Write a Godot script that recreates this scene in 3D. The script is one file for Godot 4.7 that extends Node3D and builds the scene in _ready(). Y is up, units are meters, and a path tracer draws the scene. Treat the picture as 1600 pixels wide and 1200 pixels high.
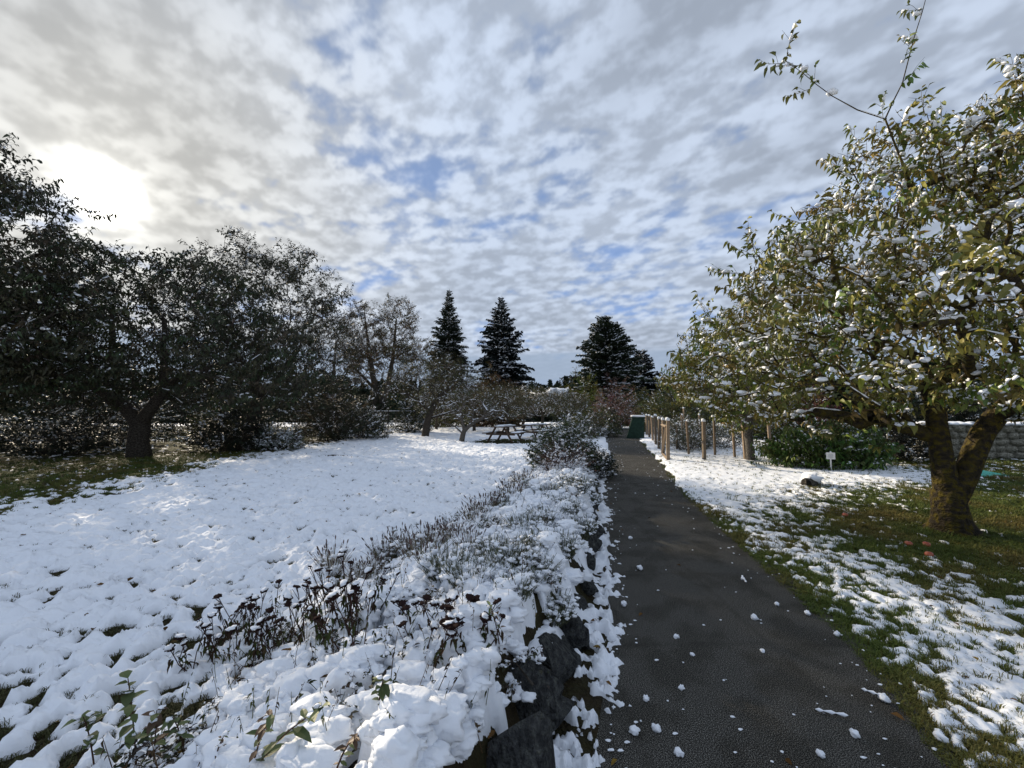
extends Node3D
# A snowy orchard garden with a dark path, seen against a low sun behind thin cloud.
# x to the right, y up, -z ahead; units are metres.

const EYE := 1.6
const FOCAL := 610.0          # pixels of the 1600 x 1200 photograph
const PITCH := 3.57           # degrees, looking slightly up
const SUN_TO := Vector3(-1.041, 0.553, -0.967)

var rng := RandomNumberGenerator.new()
var na := FastNoiseLite.new()     # smooth noise, 1 unit = 1 feature
var nb := FastNoiseLite.new()
var ncell := FastNoiseLite.new()  # rounded cells
var nfbm := FastNoiseLite.new()
var nfbm2 := FastNoiseLite.new()
var names := {}
var M := {}
var rows := []
var sky_rows := []
var radii_list := PackedFloat32Array()
var angle_list := PackedFloat32Array()

# ------------------------------------------------------------------ small helpers
func rnd(a: float, b: float) -> float:
	return rng.randf_range(a, b)

func ss(a: float, b: float, x: float) -> float:
	var t := clampf((x - a) / (b - a), 0.0, 1.0)
	return t * t * (3.0 - 2.0 * t)

func lut(xs: Array, ys: Array, x: float) -> float:
	if x <= xs[0]:
		return ys[0]
	for i in range(1, xs.size()):
		if x < xs[i]:
			var t: float = (x - xs[i - 1]) / (xs[i] - xs[i - 1])
			return lerpf(ys[i - 1], ys[i], t)
	return ys[xs.size() - 1]

# a direction through a pixel of the photograph, scaled so that it lies "depth" metres ahead
func at(px: float, py: float, depth: float) -> Vector3:
	var v := Vector3((px - 800.0) / FOCAL, (600.0 - py) / FOCAL, -1.0).rotated(Vector3.RIGHT, deg_to_rad(PITCH))
	return Vector3(0, EYE, 0) + v * (depth / -v.z)

func numbered(called: String) -> String:
	var k: int = names.get(called, 0)
	names[called] = k + 1
	return called if k == 0 else "%s_%03d" % [called, k]

func meta(o: Node, label: String, category := "", group := "", kind := "") -> void:
	if label != "":
		o.set_meta("label", label)
	if category != "":
		o.set_meta("category", category)
	if group != "":
		o.set_meta("group", group)
	if kind != "":
		o.set_meta("kind", kind)

func thing(called: String, label: String, category: String, where: Vector3, turn := 0.0, group := "") -> Node3D:
	var o := Node3D.new()
	o.name = numbered(called)
	add_child(o)
	o.position = where
	o.rotation.y = turn
	meta(o, label, category, group)
	return o

func part(called: String, m: Mesh, mat: Material, parent: Node, stuff := false) -> MeshInstance3D:
	var o := MeshInstance3D.new()
	o.name = called
	o.mesh = m
	o.material_override = mat
	parent.add_child(o, true)
	if stuff:
		o.set_meta("kind", "stuff")
	return o

func single(called: String, m: Mesh, mat: Material, label: String, category: String, where: Vector3, turn := 0.0, group := "") -> MeshInstance3D:
	var o := part(numbered(called), m, mat, self)
	o.position = where
	o.rotation.y = turn
	meta(o, label, category, group)
	return o

func many(called: String, m: Mesh, mat: Material, parent: Node, where: Array, tint: PackedColorArray) -> MultiMeshInstance3D:
	var mm := MultiMesh.new()
	mm.transform_format = MultiMesh.TRANSFORM_3D
	mm.use_colors = true
	mm.mesh = m
	mm.instance_count = where.size()
	for i in where.size():
		mm.set_instance_transform(i, where[i])
		mm.set_instance_color(i, tint[i])
	var o := MultiMeshInstance3D.new()
	o.name = called
	o.multimesh = mm
	o.material_override = mat
	parent.add_child(o, true)
	o.set_meta("kind", "stuff")
	return o

# collects triangles; smooth shapes give normals, flat ones leave them out
class MB:
	var v := PackedVector3Array()
	var n := PackedVector3Array()
	var c := PackedColorArray()
	var idx := PackedInt32Array()

	func tri(a: Vector3, b: Vector3, d: Vector3, col := Color.WHITE) -> void:
		var k := v.size()
		v.append(a); v.append(b); v.append(d)
		c.append(col); c.append(col); c.append(col)
		idx.append(k); idx.append(k + 1); idx.append(k + 2)

	func quad(a: Vector3, b: Vector3, d: Vector3, e: Vector3, col := Color.WHITE) -> void:
		tri(a, b, d, col)
		tri(a, d, e, col)

	func tube(pts: Array, rad: Array, sides: int, col := Color.WHITE, smooth := true, squash := 1.0) -> void:
		var k0 := v.size()
		var count := pts.size()
		var last_u := Vector3.ZERO
		for i in count:
			var t: Vector3 = (pts[mini(i + 1, count - 1)] - pts[maxi(i - 1, 0)])
			t = t.normalized() if t.length() > 1e-6 else Vector3.UP
			var u := last_u - t * last_u.dot(t)
			if u.length() < 0.1:
				u = t.cross(Vector3.UP if absf(t.y) < 0.9 else Vector3.RIGHT)
			u = u.normalized()
			last_u = u
			var w := t.cross(u)
			for j in sides:
				var a := TAU * j / sides
				var o: Vector3 = u * cos(a) + w * sin(a)
				var off: Vector3 = o * rad[i]
				if squash != 1.0:
					off.y *= squash
				v.append(pts[i] + off)
				if smooth:
					n.append(o)
				c.append(col)
		for i in count - 1:
			for j in sides:
				var a := k0 + i * sides + j
				var b := k0 + i * sides + (j + 1) % sides
				idx.append(a); idx.append(a + sides); idx.append(b)
				idx.append(b); idx.append(a + sides); idx.append(b + sides)

	# an uneven ball, wide as "size", its surface moved by noise
	func blob(at_: Vector3, size: Vector3, noise: FastNoiseLite, amount: float, seed_: float, around := 8, up := 5, col := Color.WHITE, rough := 1.3) -> void:
		var k0 := v.size()
		for i in up + 1:
			var th := PI * i / up
			for j in around:
				var ph := TAU * j / around
				var o := Vector3(sin(th) * cos(ph), cos(th), sin(th) * sin(ph))
				var q := o * rough
				var s := 1.0 + amount * noise.get_noise_3d(q.x + seed_, q.y + seed_ * 1.7, q.z - seed_)
				v.append(at_ + o * size * s)
				n.append((o / size).normalized())
				c.append(col)
		for i in up:
			for j in around:
				var a := k0 + i * around + j
				var b := k0 + i * around + (j + 1) % around
				idx.append(a); idx.append(a + around); idx.append(b)
				idx.append(b); idx.append(a + around); idx.append(b + around)

	func box(at_: Vector3, size: Vector3, basis := Basis.IDENTITY, col := Color.WHITE) -> void:
		var h := size / 2.0
		var p := []
		for s in [[-1, -1, -1], [1, -1, -1], [1, 1, -1], [-1, 1, -1], [-1, -1, 1], [1, -1, 1], [1, 1, 1], [-1, 1, 1]]:
			p.append(at_ + basis * Vector3(h.x * s[0], h.y * s[1], h.z * s[2]))
		for f in [[0, 1, 2, 3], [5, 4, 7, 6], [4, 0, 3, 7], [1, 5, 6, 2], [3, 2, 6, 7], [4, 5, 1, 0]]:
			quad(p[f[0]], p[f[1]], p[f[2]], p[f[3]], col)

	# a leaf that starts at the origin of "t", runs along its x and hangs a little
	func leaf(t: Transform3D, long: float, wide: float, hang: float, fold: float, col := Color.WHITE) -> void:
		var p0 := t * Vector3.ZERO
		var y1 := -hang * 0.16 * long
		var y2 := -hang * 0.5 * long
		var c1 := t * Vector3(long * 0.36, y1, 0)
		var l1 := t * Vector3(long * 0.34, y1 + fold * wide, wide * 0.5)
		var r1 := t * Vector3(long * 0.34, y1 + fold * wide, -wide * 0.5)
		var c2 := t * Vector3(long * 0.72, y2, 0)
		var l2 := t * Vector3(long * 0.7, y2 + fold * wide * 0.7, wide * 0.36)
		var r2 := t * Vector3(long * 0.7, y2 + fold * wide * 0.7, -wide * 0.36)
		var p3 := t * Vector3(long * 0.97, -hang * long, 0)
		tri(p0, c1, l1, col); tri(p0, r1, c1, col)
		quad(c1, c2, l2, l1, col); quad(c1, r1, r2, c2, col)
		tri(c2, p3, l2, col); tri(c2, r2, p3, col)

	func mesh() -> ArrayMesh:
		var a := []
		a.resize(Mesh.ARRAY_MAX)
		a[Mesh.ARRAY_VERTEX] = v
		if n.size() == v.size():
			a[Mesh.ARRAY_NORMAL] = n
		a[Mesh.ARRAY_COLOR] = c
		a[Mesh.ARRAY_INDEX] = idx
		var m := ArrayMesh.new()
		m.add_surface_from_arrays(Mesh.PRIMITIVE_TRIANGLES, a)
		return m

	# the same with normals averaged where corners meet
	func rounded() -> ArrayMesh:
		var st := SurfaceTool.new()
		st.begin(Mesh.PRIMITIVE_TRIANGLES)
		for k in idx.size():
			st.set_smooth_group(0)
			st.set_color(c[idx[k]])
			st.add_vertex(v[idx[k]])
		st.index()
		st.generate_normals()
		return st.commit()

# ------------------------------------------------------------------ the lie of the land
const PD := [-6.0, 0.0, 1.74, 2.7, 3.7, 5.0, 6.9, 9.6, 11.9, 15.7, 18.8, 23.0, 27.0, 31.0, 38.0, 60.0]
const PL := [-1.2, -0.1, 0.37, 0.66, 0.88, 1.2, 1.6, 2.25, 3.0, 3.85, 4.5, 5.55, 6.9, 8.6, 12.0, 24.0]
const PR := [0.6, 1.5, 2.0, 2.36, 2.54, 2.78, 3.15, 3.85, 4.5, 5.4, 6.2, 7.3, 8.7, 10.4, 13.8, 26.0]
const BD := [-1.0, 1.0, 1.9, 3.0, 3.9, 4.8, 6.4, 10.6, 12.0]
const BL := [-1.5, -1.7, -1.75, -1.75, -1.5, -1.2, -0.6, 0.55, 1.3]

func path_left(d: float) -> float:
	return lut(PD, PL, d) + 0.05 * na.get_noise_2d(d * 1.3, 5.0)

func path_right(d: float) -> float:
	return lut(PD, PR, d) + 0.09 * na.get_noise_2d(d * 0.9, 25.0) + 0.05 * na.get_noise_2d(d * 3.7, 45.0)

func ledge(d: float) -> float:
	return lerpf(0.12, 0.3, ss(3.6, 2.2, d))

# 0 outside the planting bed, else 0..1 across its height
func bed(x: float, d: float) -> float:
	if d > 12.0 or d < -1.0:
		return 0.0
	var l := lut(BD, BL, d)
	var r := lut(PD, PL, d) - ledge(d)
	if x < l or x > r:
		return 0.0
	var rise := ss(0.0, 0.3, r - x)
	var slope := ss(0.0, 1.0, (x - l) / maxf(0.4, (r - l) * 0.75))
	return rise * slope * (1.0 - ss(8.0, 12.0, d)) 

func land(x: float, z: float) -> float:
	var d := -z
	var y := 0.05 * na.get_noise_2d(x * 0.12, z * 0.12) * ss(2.0, 8.0, absf(x - 2.0) + 0.3 * maxf(d - 8.0, 0.0))
	if d > 30.0:
		y -= minf((d - 30.0) * 0.03, 4.0)
	y += 0.34 * bed(x, d)
	return y

# above zero where the bed's plants keep the snow open
func bed_gap(x: float, z: float) -> float:
	return na.get_noise_2d(x * 1.9 + 11.0, z * 1.9 - 8.0) * 0.6 + nb.get_noise_2d(x * 5.5, z * 5.5 + 17.0) * 0.42 - 0.2

# how thick the snow lies; below zero there is none
func snow(x: float, z: float) -> float:
	var d := -z
	var n1 := na.get_noise_2d(x * 2.6, z * 2.6)
	var n2 := nb.get_noise_2d(x * 8.0, z * 8.0)
	var n3 := nb.get_noise_2d(x * 21.0 + 40.0, z * 21.0) + 0.6 * nb.get_noise_2d(x * 44.0, z * 44.0 + 60.0)
	var cell := ncell.get_noise_2d(x * 6.5 + 0.25 * n1, z * 6.5 + 0.25 * n2)   # -1 in the middle of a lump
	var dome := clampf((-cell - 0.3) / 0.65, 0.0, 1.0)
	var l := path_left(d)
	var r := path_right(d)
	var f := 0.0
	var high := 0.03
	var curve := 0.55
	if x < l:                                   # the lawn and the bed
		var b := bed(x, d)
		var hole := na.get_noise_2d(x * 1.5 + 70.0, z * 1.5) * 0.45 + nb.get_noise_2d(x * 5.0 - 30.0, z * 5.0) * 0.6
		var near := ss(4.2, 1.6, d) * ss(-0.6, -1.6, x) * ss(-6.0, -2.5, x)
		f = 0.26 + 0.3 * n1 + 0.75 * dome + 0.18 * n2 + 0.12 * n3 - 1.5 * maxf(0.0, hole - 0.2 + 0.4 * near)
		high = 0.085
		curve = 0.95
		# the grass under the trees on that side stays bare
		var edge := x + 8.2 + 0.05 * maxf(0.0, d - 9.0) + 1.0 * na.get_noise_2d(x * 0.35, z * 0.35) + 0.4 * n1
		f -= 0.9 * ss(0.9, -1.1, edge) * ss(4.5, 8.0, d)
		f += 0.9 * ss(40.0, 55.0, d)
		# trampled ground round the tables
		var t := Vector2(x + 0.3, d - 19.2).length()
		f -= 1.25 * ss(2.6, 0.9, t) * (0.8 + 0.5 * n1)
		if b > 0.02 or (d < 12.0 and d > -1.0 and x > lut(BD, BL, d)):
			var big := clampf((-ncell.get_noise_2d(x * 2.6 + 9.0 + 0.2 * n1, z * 2.6 + 0.2 * n1) - 0.25) / 0.7, 0.0, 1.0)
			var gap := bed_gap(x, z)
			curve = 0.7
			f = 0.3 + 0.7 * big + 0.6 * dome + 0.3 * n1 + 0.16 * n2 + 0.07 * n3 - 4.5 * maxf(0.0, gap)
			high = lerpf(0.06, 0.15, ss(0.0, 0.5, b))
			# the stones' faces towards the path
			var le := ledge(d)
			var e := l - x + 0.3 - le
			f -= lerpf(0.75, 1.7, ss(3.2, 2.2, d)) * ss(0.62, 0.46, e) * (0.8 + 1.1 * n1)
			f += 1.5 * ss(0.34, 0.2, e) * (0.4 + 0.9 * n1 + 0.5 * n2 + 0.6 * (dome - 0.5) + 0.25 * n3)
			if e < 0.36:
				high = 0.045
				curve = 0.8
	elif x < r:                                 # the path: a little at its edges
		var e1 := x - l
		var e2 := r - x
		f = -0.7 + 1.15 * ss(0.3, 0.0, e1) * (0.45 + 0.9 * n1 + 0.6 * n2 + 0.7 * (dome - 0.5) + 0.3 * n3) * ss(13.0, 9.0, d)
		f = maxf(f, -0.75 + 0.5 * ss(0.25, 0.0, e2) * (0.6 + n1) + 0.35 * n2)
		high = 0.045
		curve = 0.75
	else:                                       # the right-hand lawn
		var e := x - r
		var t := Vector2(x - 6.3, d - 5.0).length()
		var cover := ss(0.9, 4.4, t) * 1.2 - 0.55 + 0.45 * ss(5.2, 7.2, d) * ss(6.5, 5.0, x)
		if x > 6.3:
			cover -= 0.8 * ss(0.0, 2.5, x - 6.3) * ss(9.6, 7.6, d)
			cover -= 0.9 * ss(9.0, 12.0, x)
		cover += 0.5 * ss(8.0, 10.0, d) * ss(10.0, 8.0, x)
		cover += 0.25 * ss(3.0, 2.0, d)
		f = cover + 0.5 * n1 * (1.0 - 0.5 * ss(6.0, 9.0, d)) + 0.45 * n2 + 0.55 * dome - 0.3 + 0.3 * n3
		f -= 0.8 * ss(0.35 + 0.3 * ss(6.0, 2.5, d) + 0.35 * n1, 0.02, e)
		high = 0.042
	if f > 0.0:
		return high * pow(minf(f, 2.2), curve) + 0.003
	return -0.004 - minf(0.05, -f * 0.12)

func snow_top(x: float, z: float) -> float:
	return land(x, z) + maxf(0.0, snow(x, z))

func snow_row(i: int) -> void:
	var out := PackedVector3Array()
	var r := radii_list[i]
	for a in angle_list:
		var x := r * sin(a)
		var z := -r * cos(a)
		out.append(Vector3(x, land(x, z) + snow(x, z), z))
	rows[i] = out

func grid(count: int, wide: int, colors: PackedColorArray) -> ArrayMesh:
	var v := PackedVector3Array()
	for r in rows:
		v.append_array(r)
	var n := PackedVector3Array()
	n.resize(v.size())
	for i in count:
		var up := maxi(i - 1, 0) * wide
		var down := mini(i + 1, count - 1) * wide
		for j in wide:
			var a: Vector3 = v[i * wide + mini(j + 1, wide - 1)] - v[i * wide + maxi(j - 1, 0)]
			var b: Vector3 = v[down + j] - v[up + j]
			n[i * wide + j] = a.cross(b).normalized()
	var idx := PackedInt32Array()
	idx.resize((count - 1) * (wide - 1) * 6)
	var k := 0
	for i in count - 1:
		for j in wide - 1:
			var a := i * wide + j
			idx[k] = a; idx[k + 1] = a + wide; idx[k + 2] = a + 1
			idx[k + 3] = a + 1; idx[k + 4] = a + wide; idx[k + 5] = a + wide + 1
			k += 6
	var arr := []
	arr.resize(Mesh.ARRAY_MAX)
	arr[Mesh.ARRAY_VERTEX] = v
	arr[Mesh.ARRAY_NORMAL] = n
	arr[Mesh.ARRAY_INDEX] = idx
	if colors.size() == v.size():
		arr[Mesh.ARRAY_COLOR] = colors
	var m := ArrayMesh.new()
	m.add_surface_from_arrays(Mesh.PRIMITIVE_TRIANGLES, arr)
	return m

# ------------------------------------------------------------------ sky
const SKY_W := 2048
const SKY_A := 21.3
const SKY_B := 9.0
func sky_row(i: int) -> void:
	var h := SKY_W / 2
	var sun := SUN_TO.normalized()
	var el := PI * (0.5 - (i + 0.5) / h)
	var line := PackedFloat32Array()
	line.resize(SKY_W * 3)
	var y := sin(el)
	var cy := cos(el)
	var up := maxf(y, 0.0) + 0.10
	for j in SKY_W:
		var az := (j + 0.5) / SKY_W * TAU
		var dv := Vector3(cy * sin(az), y, -cy * cos(az))
		var g := rad_to_deg(acos(clampf(dv.dot(sun), -1.0, 1.0)))
		var px := dv.x / up
		var pz := dv.z / up
		# the cloud sheet, a little drawn out along one direction
		var qx := px * 0.82 + pz * 0.57
		var qz := (-px * 0.57 + pz * 0.82) * 1.35
		var w := nfbm.get_noise_2d(qx * 1.1 + 13.0, qz * 1.1)
		var large := nfbm.get_noise_2d(qx * 0.5 + SKY_A, qz * 0.5 + SKY_B)
		var mid := nfbm.get_noise_2d(qx * 1.7 + 0.05 * w, qz * 1.7 - 0.05 * w)
		var puff := nfbm2.get_noise_2d(qx * 5.6 + 0.15 * w, qz * 5.6 + 0.15 * mid)
		var body := 0.72 + 0.7 * mid + 0.9 * large + 0.5 * puff
		var veil := ss(-0.1, 0.5, body)
		var thick := ss(0.4, 1.35, body - 0.5 * puff + 0.3 * w)
		var away := ss(3.0, 42.0, g)
		var crisp := ss(-0.35, 0.4, puff) - 0.5
		var lum := lerpf(0.52, 0.39, thick) + lerpf(0.2, 0.12, thick) * crisp + 0.06 * mid
		lum *= lerpf(1.12, 0.98, ss(5.0, 60.0, g))
		var cloud := Vector3(lum * lerpf(1.0, 0.83, away), lum * lerpf(1.0, 0.96, away), lum * lerpf(0.97, 1.18, away))
		var deep := lerpf(1.0, 1.6, ss(0.7, 0.12, y))
		var blue := Vector3(0.10, 0.19, 0.40) * deep
		var c := blue.lerp(cloud * 0.95, 0.3 + 0.7 * veil)
		# low down: a strip of clear slate air under the far edge of the cloud
		var low := ss(0.150, 0.128, y + 0.014 * nfbm.get_noise_2d(px * 0.4, y * 60.0))
		c = c.lerp(Vector3(0.27, 0.34, 0.45), low * 0.85)
		# the sun behind the cloud
		var glow := 22.0 * exp(-g * g / 2.0) + 0.30 * exp(-g * g / 16.0) + 0.16 * exp(-g / 11.0)
		glow *= 1.0 + 0.5 * puff
		c += Vector3(1.0, 0.97, 0.88) * maxf(glow, 0.0)
		line[j * 3] = maxf(c.x, 0.02)
		line[j * 3 + 1] = maxf(c.y, 0.02)
		line[j * 3 + 2] = maxf(c.z, 0.02)
	sky_rows[i] = line

func make_sky() -> ImageTexture:
	var h := SKY_W / 2
	sky_rows.resize(h / 2 + 1)
	var task := WorkerThreadPool.add_group_task(sky_row, h / 2 + 1)
	WorkerThreadPool.wait_for_group_task_completion(task)
	var all := PackedFloat32Array()
	for i in h / 2 + 1:
		all.append_array(sky_rows[i])
	var below := PackedFloat32Array()
	below.resize(SKY_W * 3)
	for j in SKY_W:
		below[j * 3] = 0.3; below[j * 3 + 1] = 0.33; below[j * 3 + 2] = 0.38
	while all.size() < SKY_W * h * 3:
		all.append_array(below)
	var im := Image.create_from_data(SKY_W, h, false, Image.FORMAT_RGBF, all.to_byte_array())
	return ImageTexture.create_from_image(im)

# ------------------------------------------------------------------ materials
func noise_tex(freq: float, seed_: int, ramp: Array, octaves := 4, kind := FastNoiseLite.TYPE_SIMPLEX, size := 512) -> NoiseTexture2D:
	var f := FastNoiseLite.new()
	f.noise_type = kind
	f.seed = seed_
	f.frequency = freq
	f.fractal_octaves = octaves
	var t := NoiseTexture2D.new()
	t.noise = f
	t.width = size
	t.height = size
	t.seamless = true
	if ramp.size():
		var g := Gradient.new()
		var off := PackedFloat32Array()
		var col := PackedColorArray()
		for r in ramp:
			off.append(r[0])
			col.append((r[1] as Color).linear_to_srgb())
		g.offsets = off
		g.colors = col
		t.color_ramp = g
	return t

func mat(col: Color, rough := 0.9, spec := 0.3, vertex := false) -> StandardMaterial3D:
	var m := StandardMaterial3D.new()
	m.albedo_color = col.linear_to_srgb()
	m.roughness = rough
	m.metallic_specular = spec
	m.vertex_color_use_as_albedo = vertex
	return m

func tri_mat(tex: Texture2D, scale: float, relief: Texture2D, cm: float, rough := 0.9, vertex := false) -> StandardMaterial3D:
	var m := mat(Color.WHITE, rough, 0.3, vertex)
	m.albedo_texture = tex
	m.uv1_triplanar = true
	m.uv1_world_triplanar = true
	m.uv1_scale = Vector3.ONE * scale
	if relief:
		m.heightmap_enabled = true
		m.heightmap_texture = relief
		m.heightmap_scale = cm
	return m

func make_materials() -> void:
	var grain := noise_tex(0.03, 3, [], 5)
	M.snow = tri_mat(null, 2.0, grain, 0.25, 0.75)
	M.snow.albedo_color = Color(0.87, 0.9, 0.95).linear_to_srgb()
	M.loose_snow = mat(Color(0.87, 0.9, 0.95), 0.8)
	var dirt := noise_tex(0.02, 5, [[0.0, Color(0.55, 0.5, 0.42)], [0.5, Color(1, 1, 1)], [1.0, Color(1.0, 1.0, 0.9)]], 5)
	M.ground = tri_mat(dirt, 1.3, noise_tex(0.04, 6, [], 5), 2.0, 0.95, true)
	var grit := noise_tex(0.14, 8, [[0.15, Color(0.008, 0.0075, 0.0065)], [0.42, Color(0.034, 0.032, 0.0275)], [0.6, Color(0.08, 0.076, 0.066)], [0.78, Color(0.3, 0.29, 0.26)]], 3, FastNoiseLite.TYPE_SIMPLEX, 1024)
	M.path = tri_mat(grit, 0.9, noise_tex(0.14, 8, [], 3, FastNoiseLite.TYPE_SIMPLEX, 1024), 0.7, 0.85)
	M.path.detail_enabled = true
	M.path.detail_blend_mode = BaseMaterial3D.BLEND_MODE_MUL
	M.path.detail_albedo = noise_tex(0.012, 91, [[0.25, Color(0.7, 0.69, 0.66)], [0.55, Color(1, 1, 1)]], 4)
	M.path.detail_uv_layer = BaseMaterial3D.DETAIL_UV_2
	M.path.uv2_triplanar = true
	M.path.uv2_world_triplanar = true
	M.path.uv2_scale = Vector3.ONE * 0.31
	var ridges := noise_tex(0.03, 12, [], 5, FastNoiseLite.TYPE_CELLULAR)
	M.bark = tri_mat(noise_tex(0.02, 11, [[0.2, Color(0.02, 0.017, 0.014)], [0.6, Color(0.07, 0.058, 0.047)], [0.9, Color(0.13, 0.12, 0.1)]], 5), 1.6, ridges, 3.0, 0.9)
	M.mossy_bark = tri_mat(noise_tex(0.011, 14, [[0.2, Color(0.022, 0.018, 0.013)], [0.52, Color(0.05, 0.04, 0.028)], [0.6, Color(0.07, 0.056, 0.012)], [0.8, Color(0.11, 0.082, 0.014)], [1.0, Color(0.06, 0.066, 0.02)]], 6), 1.5, ridges, 4.0, 0.95)
	M.grey_bark = tri_mat(noise_tex(0.02, 16, [[0.2, Color(0.05, 0.045, 0.04)], [0.8, Color(0.17, 0.155, 0.135)]], 5), 1.6, ridges, 3.0, 0.9)
	M.leaf = mat(Color.WHITE, 0.55, 0.4, true)
	M.leaf.backlight = Color(0.9, 0.92, 0.35)
	M.needle = mat(Color.WHITE, 0.7, 0.3, true)
	M.dry = mat(Color.WHITE, 0.9, 0.2, true)
	M.grass = mat(Color.WHITE, 0.7, 0.3, true)
	M.grass.backlight = Color(0.3, 0.35, 0.1)
	M.rock = tri_mat(noise_tex(0.018, 21, [[0.2, Color(0.018, 0.019, 0.02)], [0.6, Color(0.06, 0.062, 0.062)], [0.85, Color(0.11, 0.115, 0.1)]], 6), 2.0, noise_tex(0.03, 22, [], 6), 4.0, 0.85)
	M.stone = tri_mat(noise_tex(0.02, 23, [[0.2, Color(0.13, 0.12, 0.09)], [0.5, Color(0.28, 0.27, 0.22)], [0.85, Color(0.4, 0.38, 0.31)]], 6), 1.3, noise_tex(0.03, 22, [], 6), 3.0, 0.9)
	var wood_n := noise_tex(0.02, 31, [[0.2, Color(0.17, 0.125, 0.085)], [0.8, Color(0.33, 0.26, 0.19)]], 5)
	M.post = tri_mat(wood_n, 1.0, null, 0.0, 0.85)
	M.post.uv1_scale = Vector3(9, 0.9, 9)
	M.old_wood = tri_mat(noise_tex(0.02, 33, [[0.2, Color(0.06, 0.04, 0.03)], [0.8, Color(0.16, 0.11, 0.075)]], 5), 2.0, null, 0.0, 0.85)
	M.black_metal = mat(Color(0.02, 0.02, 0.021), 0.5)
	M.wire = mat(Color(0.2, 0.2, 0.2), 0.45)
	M.wire.metallic = 0.8
	M.green_paint = tri_mat(noise_tex(0.01, 35, [[0.2, Color(0.01, 0.028, 0.02)], [0.8, Color(0.02, 0.05, 0.035)]], 4), 1.0, null, 0.0, 0.5)
	M.white_paint = mat(Color(0.72, 0.72, 0.7), 0.5)
	M.print = mat(Color(0.12, 0.12, 0.13), 0.6)
	M.teal = mat(Color(0.03, 0.36, 0.28), 0.5)
	M.far_green = mat(Color.WHITE, 0.9, 0.2, true)

# ------------------------------------------------------------------ twigs that crowns are made of
var twigs := {}       # kind -> array of {leaf: Mesh, snow: Mesh, spots: [Transform3D, long, wide]}
var lumps := []

func make_twigs() -> void:
	for k in 5:
		var b := MB.new()
		b.blob(Vector3.ZERO, Vector3(1.0, 0.72, 0.8), na, 0.45, 7.0 * k, 10, 7)
		lumps.append(b.rounded())
	twigs.broad = []
	twigs.fine = []
	twigs.wispy = []
	twigs.glossy = []
	for k in 5:
		twigs.broad.append(twig(0.34, 11, 0.078, 0.040, 0.75, 0.22, true))
		twigs.fine.append(twig(0.42, 16, 0.075, 0.034, 0.5, 0.15, false))
		twigs.wispy.append(twig(0.5, 9, 0.06, 0.03, 0.4, 0.1, false))
		twigs.glossy.append(twig(0.24, 11, 0.06, 0.032, 0.2, 0.15, true))

func twig(long: float, count: int, leaf_l: float, leaf_w: float, hang: float, fold: float, fat: bool) -> Dictionary:
	var b := MB.new()
	var s := MB.new()
	var pts := []
	var rad := []
	var p := Vector3.ZERO
	var dir := Vector3(1, rnd(0.1, 0.5), rnd(-0.25, 0.25)).normalized()
	for i in 5:
		pts.append(p)
		rad.append(lerpf(0.0042, 0.0015, i / 4.0))
		p += dir * long / 4.0
		dir = (dir + Vector3(rnd(-0.2, 0.2), rnd(-0.2, 0.35), rnd(-0.25, 0.25))).normalized()
	b.tube(pts, rad, 3, Color(0.45, 0.36, 0.42), false)
	# two side shoots
	for q in 2:
		var from: Vector3 = pts[1 + q]
		var to := from + Vector3(rnd(0.2, 0.5), rnd(0.1, 0.5), (1 if q else -1) * rnd(0.3, 0.6)).normalized() * long * 0.45
		b.tube([from, from.lerp(to, 0.5) + Vector3(0, 0.01, 0), to], [0.0026, 0.002, 0.0012], 3, Color(0.45, 0.36, 0.42), false)
		pts.append(to)
	var spots := []
	for i in count:
		var t := (i + 0.5) / count
		var base: Vector3
		if i % 3 == 2:
			base = pts[5 + (i / 3) % 2].lerp(pts[1 + (i / 3) % 2], rnd(0.0, 0.6))
		else:
			var u := t * 3.999
			base = pts[int(u)].lerp(pts[int(u) + 1], u - int(u))
		var side := 1.0 if i % 2 else -1.0
		var to := Vector3(rnd(-0.1, 0.8), rnd(-0.9, 0.35) * (0.4 + hang), side * rnd(0.25, 1.0)).normalized()
		var z := to.cross(Vector3(rnd(-0.4, 0.4), 1, rnd(-0.4, 0.4))).normalized()
		var bas := Basis(to, z.cross(to).normalized(), z)
		var big := rnd(0.55, 1.3)
		var tone := rnd(0.6, 1.35)
		var tint := Color(tone * rnd(0.82, 1.1), tone, tone * rnd(0.7, 1.1))
		if rng.randf() < 0.05:
			tint = Color(tone * 1.7, tone * 0.95, tone * 0.7)
		var tr := Transform3D(bas, base)
		b.leaf(tr, leaf_l * big, leaf_w * big * rnd(0.8, 1.1), hang * rnd(0.2, 1.7), fold * rnd(0.2, 2.6), tint)
		spots.append([tr, leaf_l * big, leaf_w * big, tint])
		if rng.randf() < 0.4:
			var w := leaf_w * big * rnd(0.2, 0.5)
			s.blob(base + to * leaf_l * big * rnd(0.15, 0.5) + Vector3(0, w * 0.22, 0), Vector3(w * rnd(0.9, 1.5), w * rnd(0.4, 0.7), w * rnd(0.8, 1.1)), na, 0.7, rnd(0, 90), 6, 4)
	for i in 3:
		var u := rnd(0.3, 3.9)
		var q: Vector3 = pts[int(u)].lerp(pts[int(u) + 1], u - int(u))
		s.blob(q + Vector3(0, 0.008, 0), Vector3(rnd(0.018, 0.045), rnd(0.01, 0.02), rnd(0.012, 0.02)), na, 0.7, rnd(0, 90), 6, 4)
	return {"leaf": b.mesh(), "snow": s.mesh(), "spots": spots}

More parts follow.
